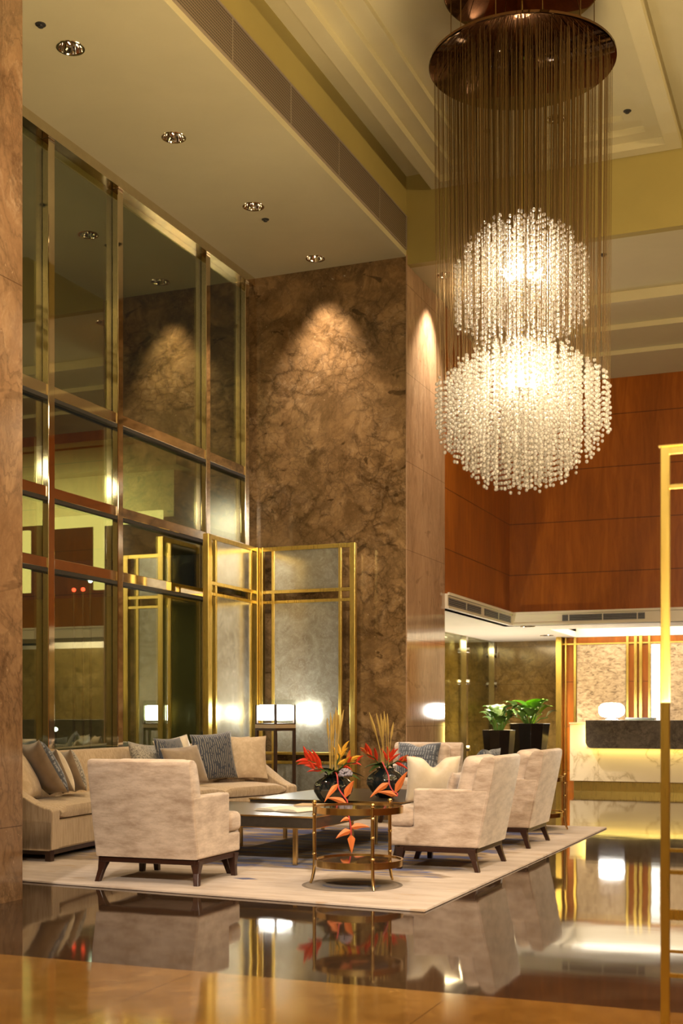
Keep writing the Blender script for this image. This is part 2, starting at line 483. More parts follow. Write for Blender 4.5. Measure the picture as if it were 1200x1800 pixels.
    d = math_(nt, 'MAXIMUM', math_(nt, 'SUBTRACT', px, 1.72), math_(nt, 'SUBTRACT', py, 1.75))
    d = math_(nt, 'MULTIPLY_ADD', math_(nt, 'SUBTRACT', edge, 0.5), 0.9, d)
    col = mixc(nt, ramp(nt, d, [(0.0, (1, 1, 1)), (0.06, (0, 0, 0))]), pale, field)
    # medallion under the round brass table
    cx, cy = -3.06, 7.78
    dx = math_(nt, 'ADD', sx.outputs[0], -cx)
    dy = math_(nt, 'ADD', sx.outputs[1], -cy)
    rr = math_(nt, 'SQRT', math_(nt, 'ADD', math_(nt, 'MULTIPLY', dx, dx), math_(nt, 'MULTIPLY', dy, dy)))
    disc = math_(nt, 'LESS_THAN', rr, 0.34)
    ring = math_(nt, 'MULTIPLY', math_(nt, 'GREATER_THAN', rr, 0.315), disc)
    col = mixc(nt, disc, col, (0.21, 0.155, 0.11))
    bm = noise(nt, coords(nt, (5, 16, 1), (0, 0, 0.2), (0.4, 0.1, 0)), 1.0, 2)
    bmask = math_(nt, 'MULTIPLY', math_(nt, 'GREATER_THAN', math_(nt, 'FRACT', math_(nt, 'ADD', math_(nt, 'MULTIPLY', bm, 1.2), math_(nt, 'ADD', math_(nt, 'MULTIPLY', dy, 5.0), dx))), 0.5), math_(nt, 'LESS_THAN', rr, 0.2))
    col = mixc(nt, bmask, col, (0.03, 0.045, 0.14))
    col = mixc(nt, ring, col, (0.13, 0.09, 0.06))
    # one small blue lozenge near the armchair
    ex = math_(nt, 'ABSOLUTE', math_(nt, 'ADD', sx.outputs[0], 3.87))
    ey = math_(nt, 'ABSOLUTE', math_(nt, 'ADD', sx.outputs[1], -7.80))
    dm = math_(nt, 'LESS_THAN', math_(nt, 'ADD', math_(nt, 'MULTIPLY', ex, 0.5), ey), 0.05)
    col = mixc(nt, dm, col, (0.03, 0.045, 0.15))
    pile = noise(nt, v, 220, 2)
    col = mixc(nt, math_(nt, 'MULTIPLY', pile, 0.25), col, (0.2, 0.14, 0.1))
    out(nt, principled(nt, color=col, rough=0.95, sheen=0.2, spec=0.15, normal=bump(nt, pile, 0.3, 0.004)).outputs[0])
    M['rug_pile'] = m
    # soffit grille: perforated metal
    m, nt = new_mat('grille')
    sx = N(nt, 'ShaderNodeSeparateXYZ', {0: coords(nt)})
    a = math_(nt, 'FRACT', math_(nt, 'MULTIPLY', sx.outputs[2], 38))
    b = math_(nt, 'FRACT', math_(nt, 'MULTIPLY', sx.outputs[1], 30))
    f = math_(nt, 'MAXIMUM', math_(nt, 'GREATER_THAN', a, 0.5), math_(nt, 'GREATER_THAN', b, 0.9))
    col = mixc(nt, f, (0.10, 0.075, 0.05), (0.30, 0.23, 0.16))
    out(nt, principled(nt, color=col, rough=0.45, metal=0.3).outputs[0])
    M['grille'] = m


special_mats()


# ------------------------------------------------------------------ mesh helpers
class MB:
    def __init__(s):
        s.bm = bmesh.new()

    def box(s, x0, x1, y0, y1, z0, z1):
        vs = [s.bm.verts.new(p) for p in ((x0, y0, z0), (x1, y0, z0), (x1, y1, z0), (x0, y1, z0), (x0, y0, z1), (x1, y0, z1), (x1, y1, z1), (x0, y1, z1))]
        for f in ((0, 3, 2, 1), (4, 5, 6, 7), (0, 1, 5, 4), (1, 2, 6, 5), (2, 3, 7, 6), (3, 0, 4, 7)):
            s.bm.faces.new([vs[i] for i in f])
        return s

    def cbox(s, c, size, rz=0.0, rx=0.0, ry=0.0):
        mt = Matrix.Translation(c) @ Euler((rx, ry, rz)).to_matrix().to_4x4()
        h = [v / 2 for v in size]
        vs = [s.bm.verts.new(mt @ Vector((sx * h[0], sy * h[1], sz * h[2]))) for sz in (-1, 1) for sx, sy in ((-1, -1), (1, -1), (1, 1), (-1, 1))]
        for f in ((0, 3, 2, 1), (4, 5, 6, 7), (0, 1, 5, 4), (1, 2, 6, 5), (2, 3, 7, 6), (3, 0, 4, 7)):
            s.bm.faces.new([vs[i] for i in f])
        return s

    def prism(s, pts, axis, a0, a1):
        """closed outline extruded along an axis: pts are the other two coordinates in order"""
        def P(u, v, w):
            return {0: (w, u, v), 1: (u, w, v), 2: (u, v, w)}[axis]
        A = [s.bm.verts.new(P(u, v, a0)) for u, v in pts]
        B = [s.bm.verts.new(P(u, v, a1)) for u, v in pts]
        n = len(pts)
        s.bm.faces.new(A)
        s.bm.faces.new(B[::-1])
        for i in range(n):
            s.bm.faces.new([A[i], B[i], B[(i + 1) % n], A[(i + 1) % n]])
        return s

    def lathe(s, prof, seg=24, c=(0, 0, 0), cap=True):
        rings = []
        for r, z in prof:
            rings.append([s.bm.verts.new((c[0] + r * math.cos(2 * PI * k / seg), c[1] + r * math.sin(2 * PI * k / seg), c[2] + z)) for k in range(seg)])
        for a, b in zip(rings, rings[1:]):
            for k in range(seg):
                s.bm.faces.new([a[k], a[(k + 1) % seg], b[(k + 1) % seg], b[k]])
        if cap:
            s.bm.faces.new(rings[0][::-1])
            s.bm.faces.new(rings[-1])
        return s

    def tube(s, pts, r, seg=8, cap=True):
        pts = [Vector(p) for p in pts]
        n = len(pts)
        rr = r if isinstance(r, (list, tuple)) else [r] * n
        rings = []
        up = None
        for i, p in enumerate(pts):
            t = (pts[min(i + 1, n - 1)] - pts[max(i - 1, 0)]).normalized()
            if up is None:
                up = Vector((1, 0, 0)) if abs(t.x) < 0.9 else Vector((0, 1, 0))
            a = t.cross(up).normalized()
            b = t.cross(a).normalized()
            up = -b if (-b).dot(up) > 0 else b
            rings.append([s.bm.verts.new(p + (a * math.cos(2 * PI * k / seg) + b * math.sin(2 * PI * k / seg)) * rr[i]) for k in range(seg)])
        for a, b in zip(rings, rings[1:]):
            for k in range(seg):
                s.bm.faces.new([a[k], a[(k + 1) % seg], b[(k + 1) % seg], b[k]])
        if cap:
            s.bm.faces.new(rings[0][::-1])
            s.bm.faces.new(rings[-1])
        return s

    def rings(s, rings, cap=True, closed=True):
        """rings of points joined in order"""
        R_ = [[s.bm.verts.new(p) for p in r] for r in rings]
        n = len(R_[0])
        for a, b in zip(R_, R_[1:]):
            for k in range(n if closed else n - 1):
                s.bm.faces.new([a[k], a[(k + 1) % n], b[(k + 1) % n], b[k]])
        if cap:
            s.bm.faces.new(R_[0][::-1])
            s.bm.faces.new(R_[-1])
        return s

    def sphere(s, c, r, sub=2, sc=(1, 1, 1)):
        mt = Matrix.Translation(c) @ Matrix.Diagonal((*[r * k for k in sc], 1))
        bmesh.ops.create_icosphere(s.bm, subdivisions=sub, radius=1, matrix=mt)
        return s

    def roundbox(s, size, r, c=(0, 0, 0), crown=0.0, n=5, mat=None):
        h = [v / 2 for v in size]
        r = min(r, min(h) * 0.98)

        def ax(k):
            a = h[k]
            e = [a - r, a - r * 0.7, a - r * 0.4, a - r * 0.15, a]
            mid = [-(a - r) + 2 * (a - r) * i / n for i in range(1, n)]
            return [-x for x in reversed(e)] + mid + e
        A = [ax(0), ax(1), ax(2)]
        start = len(s.bm.verts)
        new = []
        for k in range(3):
            u, v = [(1, 2), (2, 0), (0, 1)][k]
            for sg in (-1, 1):
                grid = []
                for a in A[u]:
                    row = []
                    for b in A[v]:
                        p = [0, 0, 0]
                        p[k] = sg * h[k]
                        p[u] = a
                        p[v] = b
                        q = Vector([max(-(h[i] - r), min(h[i] - r, p[i])) for i in range(3)])
                        dlt = Vector(p) - q
                        if dlt.length > 1e-9:
                            dlt.normalize()
                        w = q + dlt * r
                        if crown:
                            uu, vv = w.x / h[0], w.y / h[1]
                            w.z += crown * (1 - uu * uu) * (1 - vv * vv) * (1 if w.z > 0 else -0.3)
                        w = w + Vector(c)
                        if mat is not None:
                            w = mat @ w
                        row.append(s.bm.verts.new(w))
                    grid.append(row)
                for i in range(len(grid) - 1):
                    for j in range(len(grid[0]) - 1):
                        q4 = [grid[i][j], grid[i + 1][j], grid[i + 1][j + 1], grid[i][j + 1]]
                        new.append(s.bm.faces.new(q4 if sg > 0 else q4[::-1]))
        bmesh.ops.remove_doubles(s.bm, verts=list({v for f in new for v in f.verts}), dist=1e-5)
        return s

    def build(s, name, mat, parent=None, smooth=False, bevel=0.0, seg=2, loc=None, recalc=True, auto=None):
        if recalc:
            bmesh.ops.recalc_face_normals(s.bm, faces=s.bm.faces[:])
        me = bpy.data.meshes.new(name)
        s.bm.to_mesh(me)
        s.bm.free()
        me.materials.append(M[mat] if isinstance(mat, str) else mat)
        if smooth:
            me.polygons.foreach_set('use_smooth', [True] * len(me.polygons))
            me.set_sharp_from_angle(angle=R(42))
        o = bpy.data.objects.new(name, me)
        COL.objects.link(o)
        if parent is not None:
            o.parent = parent
        if loc is not None:
            o.location = loc
        if bevel:
            b = o.modifiers.new('bevel', 'BEVEL')
            b.width = bevel
            b.segments = seg
            b.limit_method = 'ANGLE'
            b.harden_normals = False
        return o


def empty(name, loc=(0, 0, 0), rz=0.0):
    o = bpy.data.objects.new(name, None)
    o.empty_display_size = 0.1
    o.location = loc
    o.rotation_euler = (0, 0, rz)
    COL.objects.link(o)
    return o


def tag(o, label, cat, group=None):
    o['label'] = label
    o['category'] = cat
    if group:
        o['group'] = group
    return o


def struct(o, label=None):
    o['kind'] = 'structure'
    if label:
        o['label'] = label
    return o


def copy_tree(o, parent=None):
    c = o.copy()
    COL.objects.link(c)
    if parent is not None:
        c.parent = parent
    for ch in list(o.children):
        copy_tree(ch, c)
    return c


def ray(x, y, d):
    """point at depth d along the view through photo pixel (x, y)"""
    a = (x - 600.0) / FPX
    b = (HOR - y) / FPX
    s, c = math.sin(YAW), math.cos(YAW)
    return Vector(((-s + a * c) * d, (c + a * s) * d, EYE + b * d))


# ------------------------------------------------------------------ floor, walls, ceilings
struct(MB().box(-7.1, 7, -5, 4.95, -0.2, 0).build('floor_tan', 'floor_tan'), 'tan polished marble band of the lobby floor')
struct(MB().box(-7.1, 7, 4.95, 23.2, -0.2, 0).build('floor', 'floor_dark'), 'dark brown polished marble lobby floor')
struct(MB().box(-7.05, XC, YB, 15.46, 0, ZL + 0.02).build('wall_back', 'marble_wall'), 'tall brown veined marble wall behind the lounge')
struct(MB().box(XC - 0.002, XC + 0.012, YB - 0.012, 15.46, 0, ZL + 0.02).build('column', 'marble_column_lit'), 'pink brown polished marble column face, its lit look put into the colour')
struct(MB().box(-5.95, -4.79, 5.0, 6.50, 0, ZL).build('pillar', 'marble_pillar'), 'brown marble pillar at the near end of the window wall')
# low ceiling with the soffit by the window
CL = struct(MB().box(XW - 0.25, XC, 2.0, YB, ZL, ZL + 0.2).build('ceiling_left', 'plaster'), 'low plaster ceiling along the tall window')
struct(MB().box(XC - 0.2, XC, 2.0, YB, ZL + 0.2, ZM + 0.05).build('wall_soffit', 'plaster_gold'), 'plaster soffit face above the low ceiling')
CM = struct(MB().box(XC - 0.3, 7, -5, YB + 0.1, ZM, ZM + 0.2).build('ceiling', 'plaster'), 'main plaster ceiling of the lobby')
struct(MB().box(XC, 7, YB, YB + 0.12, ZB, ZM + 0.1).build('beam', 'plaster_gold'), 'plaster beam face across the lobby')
# ceiling behind the beam, lowering in three steps
b = MB()
CB = struct(MB().box(XC - 0.4, 7, YB + 0.12, 15.85, ZB, ZB + 0.3).build('ceiling_back', 'plaster'), 'plaster ceiling just behind the beam')
b.box(XC - 0.4, 7, 15.85, 16.75, ZB - 0.13, ZB + 0.3)
b.box(XC - 0.4, 7, 16.75, 17.7, ZB - 0.20, ZB + 0.3)
b.box(XC - 0.4, 7, 17.7, 19.3, ZB - 0.26, ZB + 0.3)
struct(b.build('ceiling_steps', 'plaster'), 'stepped plaster ceiling in front of the timber wall')


# coffers: rings of moulding on the main ceiling
def coffer(n, x0, x1, y0, y1):
    b = MB()
    for (w0, w1, zz) in ((0.0, 0.16, 7.355), (0.16, 0.34, 7.44), (0.34, 0.54, 7.51)):
        b.box(x0 + w0, x0 + w1, y0 + w0, y1 - w0, zz, ZM + 0.02)
        b.box(x1 - w1, x1 - w0, y0 + w0, y1 - w0, zz, ZM + 0.02)
        b.box(x0 + w1, x1 - w1, y1 - w1, y1 - w0, zz, ZM + 0.02)
        b.box(x0 + w1, x1 - w1, y0 + w0, y0 + w1, zz, ZM + 0.02)
    struct(b.build('trim_%d' % n, 'plaster'), 'stepped plaster coffer moulding on the ceiling')


coffer(1, -4.48, -1.62, 1.0, 13.94)
coffer(2, -1.25, 1.7, 1.0, 13.94)

# timber walls above the reception recess
struct(MB().box(XC - 0.12, XC, 15.46, YT, ZF + 0.1, ZB + 0.1).build('wall_timber_left', 'timber'), 'reddish brown timber panelled wall beside the column')
struct(MB().box(XC - 0.12, 7, YT, YT + 0.12, ZF + 0.1, ZB + 0.1).build('wall_timber_back', 'timber'), 'reddish brown timber panelled wall above the reception')
b = MB()
b.box(XC - 0.1, XC + 0.05, 15.462, YT, ZF, 2.75)
b.box(XC - 0.1, 7, YT - 0.05, YT + 0.1, ZF, 2.75)
b.box(XC + 0.05, XC + 0.075, 15.462, YT - 0.075, 2.73, 2.765)
b.box(XC + 0.05, 7, YT - 0.075, YT - 0.05, 2.73, 2.765)
b.box(XC + 0.05, XC + 0.065, 15.462, YT - 0.065, ZF, ZF + 0.03)
b.box(XC + 0.05, 7, YT - 0.065, YT - 0.05, ZF, ZF + 0.03)
struct(b.build('trim_3', 'plaster_white'), 'white fascia band under the timber walls')
# recess ceiling with a lit cove opening over the counter
cx0, cx1, cy0, cy1 = -4.38, 1.8, 19.9, 22.0
b = MB()
b.box(-6.3, XC, 15.46, YT, ZF, ZF + 0.15)
CR = struct(MB().box(-6.3, cx0, YT, 23.0, ZF, ZF + 0.15).build('ceiling_recess_left', 'plaster_white'), 'low white ceiling above the potted plants')
b.box(cx0, 7, YT, cy0, ZF, ZF + 0.1)
b.box(cx0, 7, cy1, 23.0, ZF, ZF + 0.1)
b.box(cx0 - 0.1, cx1, cy0 - 0.1, cy0, ZF + 0.1, ZF + 0.36)
b.box(cx0 - 0.1, cx0, cy0, cy1, ZF + 0.1, ZF + 0.36)
b.box(cx0 - 0.1, cx1, cy1, cy1 + 0.1, ZF + 0.1, ZF + 0.36)
struct(b.build('ceiling_recess', 'plaster_white'), 'low white ceiling of the reception recess')
struct(MB().box(cx0, cx1, cy0, cy1, ZF + 0.30, ZF + 0.36).build('ceiling_cove', 'cove_glow'), 'glowing lit cove above the reception counter')
light('cove_light', 'AREA', (-1.4, 20.95, ZF + 0.28), 36, NEUT, (0, 0, 0), size=5.6, size_y=2.0)
# recess walls
struct(MB().box(-6.1, -4.4, 22.8, 23.0, 0, ZF).build('wall_recess_back', 'marble_recess'), 'brown marble wall behind the potted plants')
struct(MB().box(-6.34, -6.2, 15.46, 23.0, 0, ZF).build('wall_recess_left', 'marble_recess'), 'brown marble wall behind the glass panels of the recess')
b = MB()
for (ya, yb) in ((15.5, 18.2), (18.24, 20.81), (20.89, 22.75)):
    b.box(-6.11, -6.10, ya, yb, 0.02, ZF - 0.02)
o = struct(b.build('window_2', 'recess_glass'), 'dark reflecting glass panels beside the potted plants')
b = MB()
for y in (20.85, 22.70):
    b.box(-6.13, -6.05, y - 0.05, y + 0.05, 0, ZF)
    for z in (1.75, 2.3, 0.6):
        b.tube([(-6.1, y, z), (-6.0, y, z)], 0.05, 12)
b.build('steel_post', 'chrome', o)
# wall behind the reception counter: timber with cream panels and gold trims
YP = 22.0
xs = lambda px: ray(px, 1260, YP / (math.cos(YAW) + (px - 600) / FPX * math.sin(YAW))).x
struct(MB().box(xs(981), -1.7, YP, YP + 0.2, 0, ZF).build('wall_reception', 'timber'), 'timber wall behind the reception counter')
struct(MB().box(-1.7, 7, YP - 0.3, YP + 0.2, 0, ZF).build('wall_reception_side', 'marble_recess'), 'brown marble wall at the right of the reception')
struct(MB().box(xs(1145), xs(1160), YP - 0.035, YP - 0.02, 0.6, 2.4).build('trim_6', 'panel_glow'), 'white glowing strip on the reception wall')
b = MB()
for (p0, p1) in ((1014, 1100), (1143, 1230)):
    b.box(xs(p0), xs(p1), YP - 0.02, YP, 0.1, 2.43)
struct(b.build('trim_4', 'cream_panel'), 'cream patterned wall panels behind the reception')
b = MB()
for (p0, p1, dep) in ((980, 989.6, 0.16), (1009, 1013, 0.05), (1101, 1105, 0.05), (1115, 1120, 0.07), (1124, 1129, 0.07), (1139.5, 1143, 0.05), (1231, 1235, 0.05), (1245, 1250, 0.07)):
    b.box(xs(p0), xs(p1), YP - dep, YP, 0, ZF)
b.box(xs(989.6), xs(1260), YP - 0.03, YP, 2.425, 2.45)
b.box(xs(994), xs(996), YP - 0.06, YP, 0, ZF)
struct(b.build('trim_5', 'gold'), 'vertical gold trims on the reception wall')
# other walls, outside the picture, that the polished surfaces reflect
struct(MB().box(6.5, 6.7, -5, 23, 0, ZM).build('wall_right', 'timber'), 'timber wall on the right side of the lobby')
struct(MB().box(-7.1, 6.7, -5.2, -5, 0, ZM + 0.2).build('wall_front', 'plaster'), 'plaster wall behind the viewer')
struct(MB().box(-7.1, XW - 0.25, -5, 2.0, 0, ZM + 0.2).build('wall_left', 'plaster'), 'plaster wall left of the viewer')
struct(MB().box(-7.1, XC - 0.2, -5, 2.0, ZL, ZL + 0.1).build('ceiling_front', 'plaster'), 'low plaster ceiling near the viewer')

# ------------------------------------------------------------------ tall window
win = struct(MB().box(XW - 0.012, XW, 2.05, YB - 0.02, 0.05, ZL - 0.1).build('window_1', 'window_glass'), 'tall window wall of dark night glass')
mull = [4.4, 5.7, 7.2, 8.45, 9.70, 10.89, 12.78, 13.80]
for y in mull:
    MB().box(XW + 0.001, XW + 0.07, y - 0.05, y + 0.05, 0.08, ZL - 0.10).build('mullion', 'window_metal', win, bevel=0.006)
b_ = [2.05] + mull
for z0, z1 in ((2.53, 2.63), (3.19, 3.29), (4.13, 4.24)):
    MB().box(XW + 0.001, XW + 0.055, 2.05, 13.8, z0, z1).build('transom', 'window_metal', win, bevel=0.005)
    MB().box(XW + 0.001, XW + 0.058, 2.05, 13.8, z0 - 0.035, z0 - 0.001).build('transom_dark_edge', 'vent_dark', win)  # dark strip along the lower edge of each transom
MB().box(XW - 0.02, XW + 0.10, 2.05, YB - 0.015, ZL - 0.10, ZL).build('head_rail', 'window_metal', win)
MB().box(XW - 0.02, XW + 0.10, 2.05, YB - 0.015, 0.0, 0.08).build('sill_rail', 'window_metal', win)

# ------------------------------------------------------------------ outdoors
struct(MB().box(-60, -7.1, -10, 60, -0.6, -0.3).build('ground_outside', 'asphalt'), 'dark street outside the window')
can = MB()
can.box(-22, -11.6, 20.5, 26, 5.9, 6.5)
can.box(-22, -11.9, 20.9, 26, 5.0, 5.9)
struct(can.build('exterior_canopy', 'concrete'), 'concrete porch canopy outside the window')
fr = MB()
fr.box(-14.5, -11.9, 20.42, 20.5, 4.83, 5.05)
fr.box(-13.4, -13.2, 20.42, 20.5, 3.6, 4.83)
fr.box(-15.2, -14.9, 20.42, 20.5, 3.6, 4.83)
struct(fr.build('exterior_light_frame', 'outdoor_glow'), 'yellow lit portal frame under the outdoor canopy')
struct(MB().box(-22, -11.6, 20.46, 20.5, 5.9, 6.35).build('exterior_fascia', 'concrete'), 'pale fascia of the outdoor canopy')
light('canopy_light', 'AREA', (-14.5, 19.6, 5.2), 110, (1, 0.8, 0.35), (R(60), 0, 0), size=4.0, size_y=0.5)
struct(MB().box(-24, -10.5, 27, 27.5, -0.3, 4.2).build('wall_outside', 'concrete'), 'dim wall of the building outside')
for i, (px, py, mname, lab) in enumerate(((130, 1037, 'red_glow', 'left red signal light far out in the night street'), (146, 1036, 'red_glow', 'right red signal light far out in the night street'),
                                          (159, 1021, 'cold_glow', 'white street lamp glow under the third transom'), (98, 1282, 'cold_glow', 'white lamp glow low outside the window'))):
    p = ray(px, py, 27.0 - 0.4 * i)
    o = empty('street_light', (p.x, p.y, -0.3))
    MB().lathe([(0.03, 0), (0.025, p.z + 0.3 - 0.05), (0.012, p.z + 0.3 - 0.04)], 8).build('pole', 'vent_dark', o)
    MB().sphere((0, 0, p.z + 0.3), 0.045, 2).build('lamp_head', mname, o, True)
    tag(o, lab, 'street light')

# ------------------------------------------------------------------ ceiling fittings
def make_downlight():
    root = empty('recessed_downlight')
    MB().lathe([(0.118, 0.0), (0.116, -0.006), (0.100, -0.006), (0.096, 0.0)], 32, cap=False).build('rim', 'chrome', root, True)
    MB().lathe([(0.099, 0.0), (0.092, 0.03), (0.080, 0.065), (0.060, 0.095), (0.045, 0.105), (0.001, 0.107)], 32, cap=False).build('reflector', 'chrome', root, True)
    MB().lathe([(0.001, 0.06), (0.022, 0.062), (0.034, 0.075), (0.034, 0.1), (0.001, 0.1)], 20).build('bulb', 'downlight_glow', root, True)
    return root


dl0 = None


def downlight(x, y, z, label):
    global dl0
    if dl0 is None:
        dl0 = make_downlight()
        o = dl0
    else:
        o = copy_tree(dl0)
    o.location = (x, y, z)
    tag(o, label, 'ceiling light', 'recessed downlights')
    return o


def lit_bulb(o):
    for c in o.children:
        if c.name.startswith('bulb'):
            c.data = c.data.copy()
            c.data.materials[0] = M['bright_bulb']


def holes(o, spots, z):
    """bore the round openings of the downlights into a ceiling"""
    b = MB()
    for x, y in spots:
        b.lathe([(0.1, -0.2), (0.1, 0.115)], 32, (x, y, z))
    cut = b.build('cutter', 'plaster')
    md = o.modifiers.new('bore', 'BOOLEAN')
    md.operation = 'DIFFERENCE'
    md.object = cut
    md.solver = 'EXACT'
    dg = bpy.context.evaluated_depsgraph_get()
    me = bpy.data.meshes.new_from_object(o.evaluated_get(dg))
    o.modifiers.clear()
    o.data = me
    bpy.data.objects.remove(cut, do_unlink=True)


holes(CL, ((-5.85, 8.58), (-5.85, 10.27), (-5.85, 11.98), (-5.83, 13.62)), ZL)
holes(CM, ((-2.84, 13.22),), ZM)
holes(CB, ((-4.47, 14.47),), ZB)
for (x, y, lab) in ((-5.85, 8.58, 'round chrome downlight nearest the marble pillar in the low ceiling'), (-5.85, 10.27, 'round chrome downlight second from the pillar in the low ceiling'),
                    (-5.85, 11.98, 'round chrome downlight third from the pillar beside a sprinkler'), (-5.83, 13.62, 'round chrome downlight right above the marble wall')):
    downlight(x, y, ZL, lab)
    if y > 13:
        continue
    light('downlight', 'SPOT', (x, y, ZL - 0.06), 130, WARM, (0, 0, 0), spot=R(75), blend=0.6, radius=0.06)
downlight(-2.84, 13.22, ZM, 'round chrome downlight in the coffer behind the chandelier canopy')
downlight(-4.47, 14.47, ZB, 'round chrome downlight beside the marble column top')
light('column_spot', 'SPOT', (-4.5, 14.75, ZB - 0.03), 300, (1, 0.84, 0.66), (0, R(4), 0), spot=R(84), blend=1.0, radius=0.04)
light('marble_spot', 'SPOT', (-5.83, 13.66, ZL - 0.03), 330, (1, 0.82, 0.68), (R(-2), 0, 0), spot=R(76), blend=1.0, radius=0.05)
holes(CR, ((-4.55, 19.06), (-4.75, 21.3)), ZF)
d = downlight(-4.55, 19.06, ZF, 'small glowing downlight at the corner of the recess fascia')
lit_bulb(d)
d = downlight(-4.75, 21.3, ZF, 'small glowing downlight above the potted plants')
lit_bulb(d)
light('recess_fill', 'AREA', (-5.4, 18.6, ZF - 0.02), 80, AMB, (0, 0, 0), size=0.8, size_y=4.5)  # unseen panel added to brighten the dim recess
light('recess_ceiling_fill', 'SPOT', (-5.5, 20.6, 0.25), 150, NEUT, (PI, 0, 0), spot=R(120), blend=0.8, radius=0.05)  # hidden upward spots, added to brighten the recess ceiling
light('recess_ceiling_fill', 'SPOT', (-5.4, 17.2, 0.25), 90, NEUT, (PI, 0, 0), spot=R(120), blend=0.8, radius=0.05)
light('plant_fill_spot', 'SPOT', (-4.75, 20.4, ZF - 0.03), 240, NEUT, (R(16), 0, 0), spot=R(100), blend=0.7, radius=0.05)  # this spot and the next are added to brighten the leaves
light('plant_fill_spot', 'SPOT', (-4.6, 18.2, ZF - 0.03), 210, NEUT, (0, 0, 0), spot=R(90), blend=0.7, radius=0.05)


def sprinkler(x, y, z, label):
    root = empty('fire_sprinkler', (x, y, z))
    MB().lathe([(0.042, 0), (0.042, -0.005), (0.016, -0.009), (0.012, -0.016)], 18).build('escutcheon', 'vent_dark', root, True)
    MB().lathe([(0.006, -0.015), (0.022, -0.022), (0.022, -0.024), (0.004, -0.026)], 14).build('deflector', 'vent_dark', root, True)
    tag(root, label, 'sprinkler', 'ceiling sprinklers')


for (x, y, z, lab) in ((-5.87, 8.2, ZL, 'dark ceiling sprinkler beside the nearest downlight'), (-5.88, 12.34, ZL, 'dark ceiling sprinkler between the third and fourth downlights'),
                       (-3.6, 13.2, ZM, 'dark ceiling sprinkler behind the chandelier wires'), (-2.09, 13.2, ZM - 0.06, 'dark ceiling sprinkler right of the chandelier in the coffer'),
                       (-2.57, 14.5, ZB, 'dark ceiling sprinkler right of the upper crystal cluster')):
    sprinkler(x, y, z, lab)

# long grille in the soffit
g = empty('air_grille', (0, 0, 0))
MB().box(XC - 0.002, XC + 0.012, 2.2, 13.93, 6.70, 7.07).build('perforated_face', 'grille', g)
for y in [2.2 + 1.2 * k for k in range(1, 10)]:
    MB().box(XC + 0.011, XC + 0.016, y - 0.008, y + 0.008, 6.70, 7.07).build('joint_strip', 'grille_metal', g)
b = MB()
b.box(XC - 0.002, XC + 0.02, 2.2, 13.93, 7.07, 7.085)
b.box(XC - 0.002, XC + 0.02, 2.2, 13.93, 6.685, 6.70)
b.box(XC - 0.002, XC + 0.02, 13.905, 13.93, 6.70, 7.07)
b.build('grille_frame', 'grille_metal', g)
tag(g, 'long perforated metal air grille in the soffit face', 'air vent')


def vent(label, axis, a0, a1, z0, z1, plane, split):
    """slatted vent on the fascia; axis 0 runs along x, 1 along y"""
    root = empty('slot_vent')

    def bx(b, u0, u1, d0, d1, w0, w1):
        if axis == 0:
            b.box(u0, u1, plane - d1, plane - d0, w0, w1)
        else:
            b.box(plane + d0, plane + d1, u0, u1, w0, w1)
        return b
    bx(MB(), a0, a1, 0.0, 0.004, z0, z1).build('throat', 'vent_dark', root)
    b = MB()
    n = 4
    for k in range(n):
        z = z0 + (k + 0.5) * (z1 - z0) / n
        bx(b, a0, a1, 0.004, 0.014, z - 0.006, z + 0.004)
    b.build('louvre', 'slat_metal', root)
    for u in split:
        bx(MB(), u - 0.008, u + 0.008, 0.004, 0.016, z0, z1).build('divider', 'white_metal', root)
    tag(root, label, 'air vent')


vent('dark slotted air vent in the fascia against the column', 1, 15.5, 17.05, 2.60, 2.70, XC + 0.05, (16.3,))
vent('dark slotted air vent in the side fascia near the corner', 1, 17.25, 18.75, 2.60, 2.70, XC + 0.05, (18.0,))
yv = YT - 0.05
vx = lambda px: ray(px, 1260, yv / (math.cos(YAW) + (px - 600) / FPX * math.sin(YAW))).x
vent('long dark slotted air vent in the fascia above the reception', 0, vx(988), vx(1133), 2.61, 2.705, yv, (vx(999.5), vx(1059), vx(1120)))


